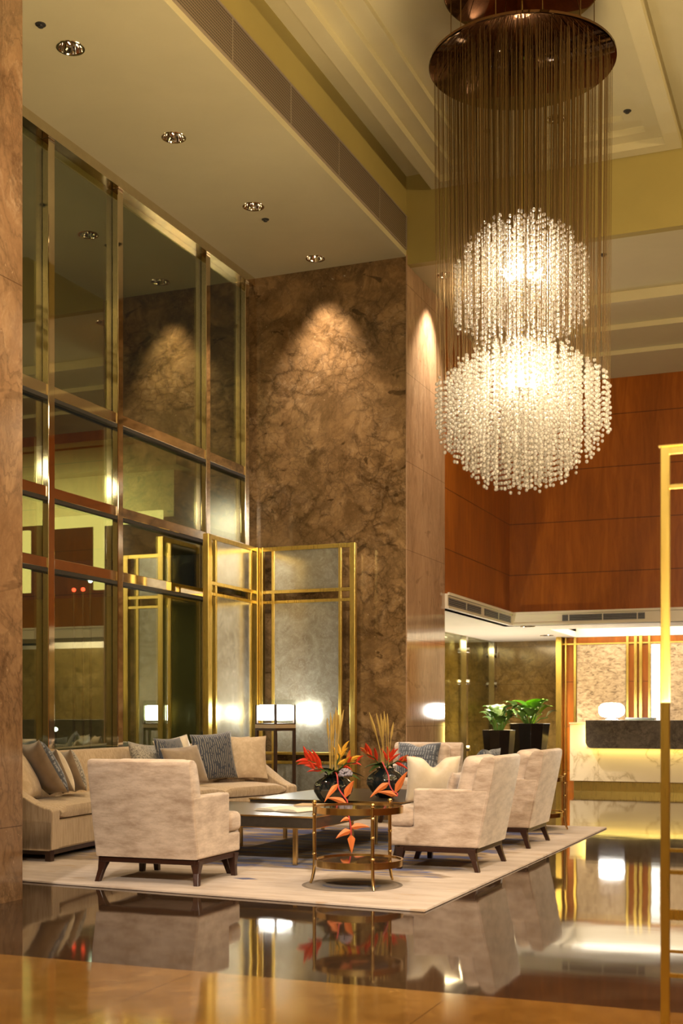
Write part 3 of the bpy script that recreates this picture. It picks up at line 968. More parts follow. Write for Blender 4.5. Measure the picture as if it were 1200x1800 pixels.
# ------------------------------------------------------------------ chandelier
def make_chandelier():
    cx, cy = -2.51, 10.30
    root = empty('chandelier', (cx, cy, 0))
    MB().lathe([(0.001, 7.34), (0.60, 7.34), (0.66, 7.33), (0.66, 7.28), (0.64, 7.27), (0.001, 7.27)], 64).build('ceiling_plate', 'canopy_metal', root, True)
    MB().lathe([(0.001, 7.52), (0.03, 7.52), (0.03, 7.33), (0.001, 7.33)], 12).build('ceiling_rod', 'canopy_metal', root, True)
    MB().lathe([(0.001, 6.70), (0.74, 6.70), (0.785, 6.685), (0.785, 6.665), (0.77, 6.655), (0.001, 6.65)], 96).build('canopy', 'canopy_metal', root, True)
    MB().lathe([(0.001, 7.30), (0.008, 7.30), (0.008, 4.0), (0.001, 4.0)], 10).build('centre_rod', 'gold', root, True)
    for k in range(10):
        a = 2 * PI * k / 10 + 0.2
        MB().tube([(0.6 * math.cos(a), 0.6 * math.sin(a), 7.29), (0.6 * math.cos(a), 0.6 * math.sin(a), 6.68)], 0.004, 5).build('suspension_wire', 'wire_metal', root)

    def pattern(Rmax, sp, rng):
        pts = []
        nr = int(Rmax / sp)
        for i in range(nr + 1):
            r = Rmax * i / nr
            n = max(1, int(2 * PI * r / (sp * 1.05)))
            off = rng.random() * 6.28
            for k in range(n):
                a = off + 2 * PI * k / n + rng.uniform(-0.25, 0.25) * sp / max(r, 0.1)
                rr = r + rng.uniform(-0.22, 0.22) * sp
                pts.append((rr * math.cos(a), rr * math.sin(a), rr))
        return pts
    rng = random.Random(3)
    tmpl = bmesh.new()
    bmesh.ops.create_icosphere(tmpl, subdivisions=1, radius=1.0)
    tv = [v.co.copy() for v in tmpl.verts]
    tf = [[v.index for v in f.verts] for f in tmpl.faces]
    tmpl.free()

    strands = []      # (x, y, ztop, zbottom)
    RU, RL = 0.555, 0.715
    for (x, y, r) in pattern(RU, 0.077, rng):
        t = max(0.0, min(1, r / RU))
        top = 5.36 - 0.36 * t ** 2.4 + rng.uniform(-0.05, 0.05)
        bot = 4.30 + 0.22 * t ** 2 + rng.uniform(-0.08, 0.08)
        strands.append((x, y, top, bot))
    for (x, y, r) in pattern(RL, 0.077, rng):
        t = max(0.0, min(1, r / RL))
        top = 4.30 - 0.36 * t ** 2.6 + rng.uniform(-0.05, 0.05)
        bot = 3.09 + 0.48 * t ** 2.6 + rng.uniform(-0.07, 0.05)
        strands.append((x, y, top, bot))

    def beads(lst):
        vs, fs = [], []
        for (x, y, top, bot) in lst:
            z = top
            while z > bot:
                b0 = len(vs)
                rr = 0.0172 * rng.uniform(0.85, 1.1)
                ox, oy = rng.uniform(-0.006, 0.006), rng.uniform(-0.006, 0.006)
                for v in tv:
                    vs.append((x + ox + v.x * rr, y + oy + v.y * rr, z + v.z * rr * 1.1))
                for f in tf:
                    fs.append([b0 + i for i in f])
                z -= 0.046 * rng.uniform(0.92, 1.08)
        return vs, fs

    def mesh_obj(name, vs, fs, mat):
        me = bpy.data.meshes.new(name)
        me.from_pydata(vs, [], fs)
        me.materials.append(M[mat])
        me.polygons.foreach_set('use_smooth', [True] * len(me.polygons))
        o = bpy.data.objects.new(name, me)
        COL.objects.link(o)
        o.parent = root
        return o
    # the strands nearest the viewer are separate parts
    key = lambda s: (s[0] * 0.24 - s[1] * 0.97) + 0.25 * (s[2] - s[3])
    order = sorted(strands, key=key, reverse=True)
    for s in order[:100]:
        mesh_obj('crystal_strand', *beads([s]), 'crystal')
    o = mesh_obj('crystal_strands', *beads(order[100:]), 'crystal')
    o['kind'] = 'stuff'

    def wires(lst):
        vs, fs = [], []
        for (x, y, top, bot) in lst:
            b0 = len(vs)
            rr = 0.0024
            k = min(1.0, 0.735 / 0.715)
            for zz in (6.66, top - 0.005):
                s_ = 1.03 if zz > 6 else 1.0
                for a in (0.3, 2.39, 4.49):
                    vs.append((x * s_ + rr * math.cos(a), y * s_ + rr * math.sin(a), zz))
            for i in range(3):
                j = (i + 1) % 3
                fs.append([b0 + i, b0 + j, b0 + 3 + j, b0 + 3 + i])
            vs_ = 0
        return vs, fs
    for s in order[:100]:
        mesh_obj('hanging_wire', *wires([s]), 'wire_metal')
    extra = []
    for k in range(300):
        r_ = 0.70 * math.sqrt(rng.uniform(0.02, 1.0))
        a_ = rng.uniform(0, 2 * PI)
        extra.append((r_ * math.cos(a_), r_ * math.sin(a_), 4.25 if r_ > 0.56 else 5.1, 4.0))
    o = mesh_obj('hanging_wires', *wires(order[100:] + extra), 'wire_metal')
    o['kind'] = 'stuff'
    for (zc, rad, n) in ((4.86, 0.15, 6), (3.95, 0.17, 8)):
        MB().lathe([(0.001, zc - 0.06), (0.10, zc - 0.06), (0.10, zc - 0.035), (0.001, zc - 0.035)], 20).build('lamp_holder', 'chrome', root, True)
        for k in range(n):
            a = 2 * PI * k / n + 0.3
            c_, s_ = math.cos(a), math.sin(a)
            MB().tube([(0.07 * c_, 0.07 * s_, zc - 0.03), (0.11 * c_, 0.11 * s_, zc), (0.15 * c_, 0.15 * s_, zc + 0.05), (0.175 * c_, 0.175 * s_, zc + 0.085)],
                      [0.014, 0.022, 0.02, 0.004], 10).build('bulb', 'bulb_glow', root, True)
    light('chandelier_upper_lamp', 'POINT', (cx, cy, 4.95), LP['chandelier_up'], NEUT, radius=0.16)
    light('chandelier_lower_lamp', 'POINT', (cx, cy, 4.02), LP['chandelier_low'], NEUT, radius=0.18)
    tag(root, 'large crystal bead chandelier hanging on wires from a bronze disc', 'chandelier')


make_chandelier()

# ------------------------------------------------------------------ rug
rug = MB()
rug.rings([[(-2.27, 6.93, 0.001), (-2.24, 12.85, 0.001), (-6.5, 12.75, 0.001), (-6.5, 7.27, 0.001)],
           [(-2.275, 6.935, 0.016), (-2.245, 12.845, 0.016), (-6.495, 12.745, 0.016), (-6.495, 7.275, 0.016)]])
tag(rug.build('rug', 'rug_pile', None, False, 0.004, 2), 'large pale rug with a brown and blue field under the lounge seats', 'rug')
RZ = 0.016


# ------------------------------------------------------------------ armchairs (front faces local +y)
def make_armchair():
    root = empty('armchair')
    hw = 0.39
    fr = MB().roundbox((2 * hw - 0.06, 0.67, 0.15), 0.02, (0, -0.015, 0.2475))
    fr.build('seat_base', 'velvet', root, True)
    # back: leaning slab with a rounded top, in three rows for smooth curvature
    prof = [(-0.352, 0.175), (-0.40, 0.40), (-0.44, 0.60), (-0.466, 0.74), (-0.476, 0.80), (-0.475, 0.83), (-0.463, 0.842), (-0.44, 0.847), (-0.40, 0.842), (-0.375, 0.825), (-0.35, 0.78), (-0.325, 0.70), (-0.30, 0.58), (-0.25, 0.44), (-0.22, 0.30)]
    rings = []
    for x, k in ((-hw + 0.002, 0.90), (-hw + 0.005, 0.965), (-hw + 0.014, 1.0), (0, 1.0), (hw - 0.014, 1.0), (hw - 0.005, 0.965), (hw - 0.002, 0.90)):
        cy = -0.36
        rings.append([(x, cy + (y - cy) * k, 0.5 + (z - 0.5) * (1 - (1 - k) * 0.3)) for y, z in prof])
    MB().rings(rings).build('backrest', 'velvet', root, True)
    MB().roundbox((0.58, 0.15, 0.42), 0.06, (0, 0, 0), 0.0, 6, Matrix.Translation((0, -0.235, 0.635)) @ Matrix.Rotation(R(14), 4, 'X')).build('back_cushion', 'velvet', root, True)
    for sx in (-1, 1):
        x0, x1 = sorted((sx * (hw - 0.095), sx * hw))
        MB().prism([(0.322, 0.174), (0.322, 0.312), (0.145, 0.312), (0.145, 0.60), (-0.43, 0.60), (-0.348, 0.174)], 0, x0, x1).build('armrest', 'velvet', root, True, 0.016, 4)
    # T-shaped seat cushion
    mb = MB()
    mb.roundbox((2 * hw + 0.01, 0.215, 0.14), 0.045, (0, 0.245, 0.385), 0.012)
    mb.roundbox((0.575, 0.50, 0.14), 0.04, (0, 0.02, 0.388), 0.018)
    mb.build('seat_cushion', 'velvet', root, True)
    # dark wood underframe
    mb = MB()
    for sx in (-1, 1):
        x0, x1 = sorted((sx * (hw - 0.045), sx * (hw - 0.005)))
        mb.box(x0, x1, -0.33, 0.26, 0.135, 0.172)
    mb.box(-hw + 0.03, hw - 0.03, -0.335, -0.30, 0.135, 0.172)
    mb.box(-hw + 0.10, hw - 0.10, 0.26, 0.30, 0.14, 0.172)
    mb.build('underframe', 'dark_wood', root, bevel=0.005)

    def leg(xt, yt, xb, yb, wt=0.026, wb=0.018):
        b = MB()
        b.rings([[(xb + sx * wb, yb + sy * wb, 0.0) for sx, sy in ((-1, -1), (1, -1), (1, 1), (-1, 1))],
                 [((xb + xt) / 2 + sx * (wb + 0.003), (yb + yt) / 2 + sy * (wb + 0.003), 0.08) for sx, sy in ((-1, -1), (1, -1), (1, 1), (-1, 1))],
                 [(xt + sx * (wt + 0.012), yt + sy * (wt + 0.006), 0.165) for sx, sy in ((-1, -1), (1, -1), (1, 1), (-1, 1))]])
        b.build('leg', 'dark_wood', root, bevel=0.003)
    for sx in (-1, 1):
        leg(sx * (hw - 0.04), -0.29, sx * (hw - 0.012), -0.345)
        leg(sx * (hw - 0.03), 0.25, sx * (hw - 0.02), 0.26)
        leg(sx * (hw - 0.12), 0.285, sx * (hw - 0.095), 0.35)
        # arch bracket between the two front legs
        b = MB()
        pts = [(0.0, 0.10), (0.02, 0.13), (0.05, 0.143), (0.08, 0.13), (0.10, 0.10), (0.115, 0.165), (-0.015, 0.165)]
        rg = []
        for off in (-0.018, 0.018):
            rg.append([(sx * (hw - 0.03 - 0.085 * (u / 0.1)) , 0.25 + 0.06 * (u / 0.1) + off, z) for u, z in pts])
        b.rings(rg).build('leg_bracket', 'dark_wood', root)
    return root


ch = make_armchair()
CHAIRS = [ch]
ch.location = (-4.385, 7.655, RZ)
ch.rotation_euler = (0, 0, R(2))
tag(ch, 'beige velvet armchair with its back turned, nearest the marble pillar', 'armchair', 'beige velvet armchairs')
for (x, y, rz, lab) in ((-2.80, 9.11, 90, 'beige velvet armchair beside the front round brass table, facing left'),
                        (-2.84, 10.86, 90, 'beige velvet armchair in profile, farther along the rug edge before the plants'),
                        (-4.28, 12.80, 180, 'beige velvet armchair facing the viewer below the marble column')):
    c = copy_tree(ch)
    CHAIRS.append(c)
    c.location = (x, y, RZ)
    c.rotation_euler = (0, 0, R(rz))
    tag(c, lab, 'armchair', 'beige velvet armchairs')


# ------------------------------------------------------------------ curved sofa
def make_sofa():
    root = empty('curved_sofa', (-6.1, 10.2, RZ))
    base = Vector((-6.1, 10.2, 0))

    def quad(p0, pm, p1, t):
        # parabola through three points at t = 0, .5, 1
        p0, pm, p1 = Vector(p0), Vector(pm), Vector(p1)
        return p0 * (2 * (t - 0.5) * (t - 1)) + pm * (-4 * t * (t - 1)) + p1 * (2 * t * (t - 0.5))
    O = lambda t: quad((-6.62, 8.10, 0), (-6.70, 10.2, 0), (-6.17, 12.33, 0), t)
    F = lambda t: quad((-5.70, 8.11, 0), (-5.80, 10.05, 0), (-5.36, 12.02, 0), t)
    H = lambda t: 0.80 + 0.055 * t

    def P(t, u, z):
        return O(t).lerp(F(t), u) - base + Vector((0, 0, z))
    NS = 28
    ts = [i / NS for i in range(NS + 1)]
    a = 0.035
    MB().rings([[P(t, 0.04, 0.085), P(t, 0.97, 0.085), P(t, 0.985, 0.10), P(t, 0.985, 0.30), P(t, 0.97, 0.315), P(t, 0.0, 0.315), P(t, 0.0, 0.10)] for t in ts]).build('sofa_base', 'sofa_fabric', root, True)
    tb = [a + (1 - 2 * a) * i / NS for i in range(NS + 1)]
    MB().rings([[P(t, 0.02, 0.10), P(t, 0.0, 0.45), P(t, -0.03, H(t) - 0.04), P(t, -0.02, H(t) - 0.01), P(t, 0.01, H(t)), P(t, 0.09, H(t)), P(t, 0.125, H(t) - 0.02), P(t, 0.20, 0.60), P(t, 0.27, 0.42), P(t, 0.28, 0.30)] for t in tb]).build('backrest', 'sofa_fabric', root, True)
    # seat cushions
    n = 4
    for k in range(n):
        t0 = a + 0.004 + (1 - 2 * a - 0.008) * k / n + 0.002
        t1 = a + 0.004 + (1 - 2 * a - 0.008) * (k + 1) / n - 0.002
        rg = []
        m = 10
        for i in range(m + 1):
            f = i / m
            t = t0 + (t1 - t0) * f
            e = 1 - abs(2 * f - 1) ** 8
            rd = 0.02 * (1 - e)
            h0, h1 = 0.318 + rd, 0.425 - rd + 0.012 * e
            rg.append([P(t, 0.26, h0), P(t, 0.95, h0), P(t, 0.995, h0 + 0.012), P(t, 1.01, (h0 + h1) / 2), P(t, 0.995, h1 - 0.015), P(t, 0.94, h1), P(t, 0.6, h1 + 0.012 * e), P(t, 0.26, h1)])
        MB().rings(rg).build('seat_cushion', 'sofa_fabric', root, True)
    # scooped end arms
    for (ta, tb_) in ((0.0, a), (1 - a, 1.0)):
        H0 = H(ta) - 0.01
        prof = [(-0.02, 0.09), (-0.03, 0.5), (-0.035, H0 - 0.03), (-0.01, H0), (0.06, H0), (0.20, H0 - 0.055), (0.42, 0.65), (0.62, 0.555), (0.80, 0.47), (0.92, 0.43), (0.985, 0.42), (1.005, 0.40), (1.0, 0.09)]
        rg = []
        for i in range(5):
            f = i / 4
            t = ta + (tb_ - ta) * f
            k = 0.012 * (abs(2 * f - 1) ** 3)
            rg.append([P(t, u, z - (k if z > 0.2 else 0)) for u, z in prof])
        MB().rings(rg).build('armrest', 'sofa_fabric', root, False, 0.008, 2)
    MB().rings([[P(t, 0.05, 0.045), P(t, 0.95, 0.045), P(t, 0.95, 0.09), P(t, 0.05, 0.09)] for t in [0.02 + 0.96 * i / NS for i in range(NS + 1)]]).build('plinth', 'dark_wood', root)
    for t in (0.012, 0.34, 0.66, 0.988):
        for u in (0.08, 0.95):
            p = P(t, u, 0)
            MB().cbox((p.x, p.y, 0.045), (0.05, 0.05, 0.088)).build('foot', 'dark_wood', root)
    tag(root, 'long curved beige sofa with scooped ends along the tall window', 'sofa')
    return P, base, root


SP, SB, SOFA = make_sofa()


# ------------------------------------------------------------------ pillows
def pillow_mesh(name, w, h, t, mat, back=None, chop=0.0, flange=0.0, n=18):
    bm = bmesh.new()
    grids = []
    for side in (1, -1):
        g = []
        for i in range(n + 1):
            row = []
            for j in range(n + 1):
                u, v = -1 + 2 * i / n, -1 + 2 * j / n
                x = w / 2 * u * (1 - 0.07 * (1 - v * v) * abs(u))
                z = h / 2 * v * (1 - 0.07 * (1 - u * u) * abs(v))
                th = (max(0, 1 - abs(u) ** 2.6) * max(0, 1 - abs(v) ** 2.6)) ** 0.55
                if flange and (abs(u) > 1 - flange or abs(v) > 1 - flange):
                    th = 0.03
                if chop and v > 0:
                    z -= chop * h * math.exp(-(u / 0.28) ** 2) * v ** 1.5
                    th *= 1 - 0.35 * math.exp(-(u / 0.35) ** 2) * v
                row.append(bm.verts.new((x, side * (t / 2 * th + 0.002), z + h / 2)))
            g.append(row)
        grids.append(g)
    for si, g in enumerate(grids):
        for i in range(n):
            for j in range(n):
                q = [g[i][j], g[i + 1][j], g[i + 1][j + 1], g[i][j + 1]]
                f = bm.faces.new(q if si else q[::-1])
                f.material_index = 1 if (si == 1 and back) else 0   # +y side is index 0
                f.smooth = True
    bmesh.ops.remove_doubles(bm, verts=bm.verts, dist=0.0045)
    bmesh.ops.recalc_face_normals(bm, faces=bm.faces[:])
    me = bpy.data.meshes.new(name)
    bm.to_mesh(me)
    bm.free()
    me.materials.append(M[mat])
    if back:
        me.materials.append(M[back])
    o = bpy.data.objects.new(name, me)
    COL.objects.link(o)
    return o


def pillow(label, c, w, h, t, mat, facing, lean, roll=0.0, back=None, chop=0.0, flange=0.0):
    """c = bottom centre; facing = heading of the front (+y side) in degrees; lean = tilt back"""
    o = pillow_mesh('throw_pillow', w, h, t, mat, back, chop, flange)
    rz = R(facing - 90)
    o.matrix_world = Matrix.Translation(c) @ Matrix.Rotation(rz, 4, 'Z') @ Matrix.Rotation(R(lean), 4, 'X') @ Matrix.Rotation(R(roll), 4, 'Y')
    tag(o, label, 'pillow', 'throw pillows')
    o['rest'] = c[2]
    if len(PIL) < 12:
        settle(o, SOFA_TREE, PTS, facing)
    else:
        settle(o, CHAIR_TREE, PTS, facing if back != 'cream_satin' else 145)
    PIL.append(o)
    return o


from mathutils.bvhtree import BVHTree


def tree_of(roots):
    bpy.context.view_layer.update()
    dg = bpy.context.evaluated_depsgraph_get()
    vs, ps = [], []

    def add(o):
        if o.type == 'MESH':
            ev = o.evaluated_get(dg)
            me = ev.to_mesh()
            b0 = len(vs)
            mw = o.matrix_world
            vs.extend(mw @ v.co for v in me.vertices)
            ps.extend([b0 + i for i in p.vertices] for p in me.polygons)
            ev.to_mesh_clear()
        for c in o.children:
            add(c)
    for r_ in roots:
        add(r_)
    return BVHTree.FromPolygons(vs, ps)


def settle(o, tree, others, heading, lift=True):
    """push a pillow off its seat and back until nothing is pierced"""
    step = Vector((math.cos(R(heading)), math.sin(R(heading)), 0)) * 0.012

    def hits():
        me = o.data
        vs = [o.matrix_world @ v.co for v in me.vertices]
        t = BVHTree.FromPolygons(vs, [list(p.vertices) for p in me.polygons])
        return bool(t.overlap(tree)) or any(t.overlap(x) for x in others)
    # rest the lowest corner first
    low = min((o.matrix_world @ v.co).z for v in o.data.vertices)
    o.matrix_world = Matrix.Translation((0, 0, max(0, o['rest'] - low))) @ o.matrix_world
    for k in range(45):
        if not hits():
            break
        o.matrix_world = Matrix.Translation(step + Vector((0, 0, 0.003 if k % 3 == 2 else 0))) @ o.matrix_world
    me = o.data
    others.append(BVHTree.FromPolygons([o.matrix_world @ v.co for v in me.vertices], [list(p.vertices) for p in me.polygons]))
    del o['rest']


SZ = 0.455 + RZ    # top of the sofa seat
def on_sofa(t, u, dz=0.0):
    p = SP(t, u, 0) + SB
    return (p.x, p.y, SZ + dz)


PIL, PTS = [], []
SOFA_TREE = tree_of([SOFA])
CHAIR_TREE = tree_of(CHAIRS)
pillow('silver woven pillow upright at the back of the sofa left end', on_sofa(0.10, 0.33), 0.44, 0.44, 0.12, 'silver_weave', 10, 16, 0)
pillow('beige linen pillow nearest the marble pillar on the sofa', on_sofa(0.085, 0.50), 0.48, 0.46, 0.16, 'beige_linen', 20, 30, 0, flange=0.08)
pillow('taupe and slate striped pillow tilted second from the pillar on the sofa', on_sofa(0.16, 0.62), 0.52, 0.50, 0.18, 'slate_stripe', 55, 28, -6, back='taupe_satin')
pillow('brown and cream pillow just left of the near armchair back', on_sofa(0.235, 0.60), 0.42, 0.40, 0.14, 'cream_satin', 50, 22, -6, back='taupe_satin')
pillow('small brown pillow half hidden by the near armchair back', on_sofa(0.30, 0.55), 0.40, 0.39, 0.13, 'silver_weave', 50, 20, -5, back='taupe_satin')
pillow('silver woven pillow peeking over the near armchair', on_sofa(0.60, 0.45, 0.0), 0.50, 0.42, 0.15, 'silver_weave', 0, 20, -6)
pillow('navy striped pillow lying against the sofa back behind the silver one', on_sofa(0.66, 0.28, 0.02), 0.46, 0.45, 0.13, 'navy_stripe', -5, 18, 0)
pillow('cream satin pillow between two navy striped ones', on_sofa(0.735, 0.36, 0.0), 0.48, 0.46, 0.15, 'cream_satin', -20, 18, 8)
pillow('taupe satin pillow standing at the near armchair arm', on_sofa(0.66, 0.70, 0.0), 0.46, 0.40, 0.16, 'taupe_satin', -25, 24, 4)
pillow('tall navy striped pillow upright in the sofa right end', on_sofa(0.82, 0.45, 0.0), 0.48, 0.50, 0.16, 'navy_stripe', -35, 12, 4)
pillow('beige linen flanged pillow beside the tall navy one at the sofa right end', on_sofa(0.895, 0.42, 0.0), 0.48, 0.48, 0.16, 'beige_linen', -40, 14, 0, flange=0.08)
pillow('second beige linen pillow against the sofa right arm', on_sofa(0.935, 0.36, 0.0), 0.44, 0.46, 0.14, 'beige_linen', -50, 10, 0, flange=0.08)
# on the armchairs
CZ = 0.475 + RZ
pillow('slate striped pillow on the armchair facing the viewer', (-4.30, 12.83, CZ), 0.50, 0.40, 0.15, 'slate_stripe', -92, 20, 0, chop=0.10)
pillow('beige velvet pillow tucked behind the cream pinched one', (-2.72, 8.99, CZ), 0.30, 0.25, 0.08, 'velvet', 180, 12, 0)
pillow('cream satin pillow with a pinched top on the near right armchair', (-2.93, 9.12, CZ), 0.42, 0.37, 0.16, 'slate_stripe', 118, 14, 0, back='cream_satin', chop=0.22)
pillow('slate striped pillow on the farther right armchair', (-2.86, 10.98, CZ), 0.50, 0.38, 0.16, 'slate_stripe', 176, 24, 0, chop=0.05)


# ------------------------------------------------------------------ coffee tables
def coffee_table(x0, x1, y0, y1, z0, z1, legs, label):
    root = empty('coffee_table', ((x0 + x1) / 2, (y0 + y1) / 2, RZ))
    ox, oy = (x0 + x1) / 2, (y0 + y1) / 2
    x0, x1, y0, y1 = x0 - ox, x1 - ox, y0 - oy, y1 - oy
    MB().box(x0, x1, y0, y1, z0, z1 - 0.008).build('table_top', 'table_black', root, bevel=0.003)
    b = MB()
    e = 0.006
    b.box(x0 - e, x1 + e, y0 - e, y0 + 0.004, z1 - 0.012, z1)
    b.box(x0 - e, x1 + e, y1 - 0.004, y1 + e, z1 - 0.012, z1)
    b.box(x0 - e, x0 + 0.004, y0, y1, z1 - 0.012, z1)
    b.box(x1 - 0.004, x1 + e, y0, y1, z1 - 0.012, z1)
    b.box(x0 - e, x1 + e, y0 - e, y0, z0, z0 + 0.006)
    b.box(x1, x1 + e, y0, y1, z0, z0 + 0.006)
    b.build('edge_trim', 'brass', root)
    MB().box(x0 + 0.004, x1 - 0.004, y0 + 0.004, y1 - 0.004, z1 - 0.008, z1 - 0.002).build('inlay', 'table_black', root)
    for lx, ly in legs:
        MB().box(lx - ox - 0.016, lx - ox + 0.016, ly - oy - 0.016, ly - oy + 0.016, 0, z0 + 0.004).build('leg', 'brass', root, bevel=0.003)
    tag(root, label, 'coffee table')


coffee_table(-5.02, -3.66, 8.52, 9.82, 0.29, 0.385, ((-3.86, 8.63), (-3.83, 9.72), (-4.87, 9.72), (-4.87, 8.63)), 'larger black coffee table with brass legs holding the magazines')
coffee_table(-4.84, -3.42, 9.84, 11.6, 0.345, 0.415, ((-3.84, 10.33), (-4.80, 10.5), (-4.82, 11.45), (-3.6, 11.45)), 'slightly taller black coffee table behind, holding the right vase')
TZ1 = 0.385 + RZ
TZ2 = 0.415 + RZ
b = MB()
pg = []
for i in range(13):
    u = -1 + 2 * i / 12
    pg.append((0.22 * u, 0.004 + 0.018 * (1 - abs(u)) ** 0.35 * (abs(u) ** 0.5) * 1.6))
rg = []
for yy in (-0.15, 0.15):
    rg.append([(x, yy, z) for x, z in pg] + [(x, yy, 0) for x, _ in reversed(pg)])
mag = b.rings(rg).build('open_magazine', 'paper', None)
mag.location = (-4.12, 9.05, TZ1)
mag.rotation_euler = (0, 0, R(-14))
tag(mag, 'open white magazine lying on the larger black coffee table', 'magazine')
bk = empty('picture_book', (-3.98, 9.40, TZ1))
bk.rotation_euler = (0, 0, R(8))
MB().box(-0.19, 0.19, -0.13, 0.13, 0.003, 0.022).build('pages', 'paper', bk)
b = MB()
b.box(-0.195, 0.195, -0.135, 0.135, 0.022, 0.026)
b.box(-0.195, 0.195, -0.135, 0.135, 0.0, 0.003)
b.build('cover', 'paper_tan', bk)
tag(bk, 'tan picture book lying behind the open magazine', 'book')


# ------------------------------------------------------------------ round brass tables
def side_table(x, y, rad, label, rots, ztop=0.52):
    root = empty('side_table', (x, y, RZ + 0.004))
    for nm, z in (('table_top', ztop), ('lower_shelf', 0.165)):
        o = MB().lathe([(0.001, z - 0.012), (rad - 0.012, z - 0.012), (rad - 0.012, z), (0.001, z)], 48).build(nm, 'table_glass', root)
        MB().lathe([(rad - 0.014, z - 0.036), (rad, z - 0.036), (rad, z + 0.008), (rad - 0.014, z + 0.008), (rad - 0.014, z - 0.036)], 48, cap=False).build('rim', 'brass', o, True)
    for a in rots:
        c_, s_ = math.cos(R(a)), math.sin(R(a))
        q = lambda r, z: ((rad + r) * c_, (rad + r) * s_, z)
        b = MB()
        b.tube([q(0.035, 0.0), q(0.022, 0.03), q(0.012, 0.08), q(0.008, 0.14), q(0.008, ztop + 0.02)], [0.009, 0.010, 0.012, 0.012, 0.012], 10)
        b.build('leg', 'brass', root, True)
        for z, k in ((0.20, 0.7), (0.34, 0.7), (ztop - 0.055, 0.7)):
            MB().sphere(q(0.008, z), 0.016, 2, (1, 1, k)).build('leg_collar', 'brass', root, True)
        MB().sphere(q(0.008, ztop + 0.03), 0.017, 2).build('finial', 'brass', root, True)
    tag(root, label, 'side table', 'round brass side tables')


M['table_glass'] = mat_plain('table_glass', (0.16, 0.10, 0.045), 0.05, 0.75, var=0.1)
side_table(-3.02, 7.80, 0.30, 'round two tier brass side table on the rug front corner', (190, 308, 67))
side_table(-3.02, 12.32, 0.44, 'round two tier brass side table behind the far right armchair', (5, 130, 240))


# ------------------------------------------------------------------ vases and flowers
def vase(x, y, z, label):
    prof = [(0.055, 0.0), (0.075, 0.006), (0.125, 0.06), (0.16, 0.12), (0.165, 0.155), (0.15, 0.195), (0.115, 0.225), (0.085, 0.24), (0.075, 0.25), (0.082, 0.262), (0.07, 0.262), (0.064, 0.245), (0.08, 0.225), (0.135, 0.19), (0.148, 0.15), (0.14, 0.11), (0.10, 0.05), (0.01, 0.04)]
    b = MB()
    seg = 40
    rings = []
    for r, zz in prof:
        rings.append([(r * (1 + 0.05 * math.cos(10 * 2 * PI * k / seg)) * math.cos(2 * PI * k / seg), r * (1 + 0.05 * math.cos(10 * 2 * PI * k / seg)) * math.sin(2 * PI * k / seg), zz) for k in range(seg)])
    o = b.rings(rings).build('vase', 'vase_glaze', None, True)
    o.location = (x, y, z)
    tag(o, label, 'vase')
    return Vector((x, y, z + 0.25))


def leafblade(b, p0, p1, w, sag=0.0, fold=0.25, n=8, side=None):
    """a pointed blade from p0 to p1, bent down by sag, with some thickness"""
    p0, p1 = Vector(p0), Vector(p1)
    ax = (p1 - p0)
    sd = Vector(side) if side is not None else ax.cross(Vector((0, 0, 1)))
    if sd.length < 1e-4:
        sd = Vector((1, 0, 0))
    sd.normalize()
    nm = sd.cross(ax).normalized()
    rg = []
    for i in range(n + 1):
        f = i / n
        ww = w * ((min(1, f / 0.3 + 0.15) if f < 0.3 else ((1 - f) / 0.7) ** 0.8)) / 2 + 0.0006
        c = p0 + ax * f + Vector((0, 0, sag * (4 * f * (1 - f)))) 
        th = 0.0015
        rg.append([c - sd * ww + nm * (fold * ww), c + nm * th, c + sd * ww + nm * (fold * ww), c - nm * th])
    b.rings(rg)


def heliconia(base, tip_dir, size, label, mats=('red_petal', 'orange_petal'), n=5, seed=1):
    """upright flower: stem and a fan of pointed bracts"""
    rg_ = random.Random(seed)
    root = empty('heliconia_flower', base)
    td = Vector(tip_dir)
    b = MB()
    L = td.length
    pts = [Vector((0, 0, -0.10)), Vector((0, 0, 0)), td * 0.5 + Vector((0, 0, 0.03)), td]
    b.tube(pts, [0.006, 0.006, 0.006, 0.004], 7)
    b.build('stem', 'dark_leaf', root, True)
    for k in range(n):
        f = 0.35 + 0.65 * k / (n - 1)
        p = td * f + Vector((0, 0, 0.03 * (1 - f)))
        s = -1 if k % 2 else 1
        perp = td.normalized().cross(Vector((0.37, -0.93, 0)))
        d = td.normalized() * rg_.uniform(0.6, 1.1) + perp * s * rg_.uniform(0.25, 0.8) + Vector((rg_.uniform(-0.3, 0.3), rg_.uniform(-0.4, 0.3), rg_.uniform(-0.2, 0.35)))
        d.normalize()
        b = MB()
        leafblade(b, p, p + d * size * (1.15 - 0.07 * k), size * 0.22, 0.012, 0.6, side=d.cross(Vector((-0.37, 0.93, 0))))
        b.build('bract', mats[k % len(mats)] if k > 1 else mats[0], root, True)
    tag(root, label, 'flower')


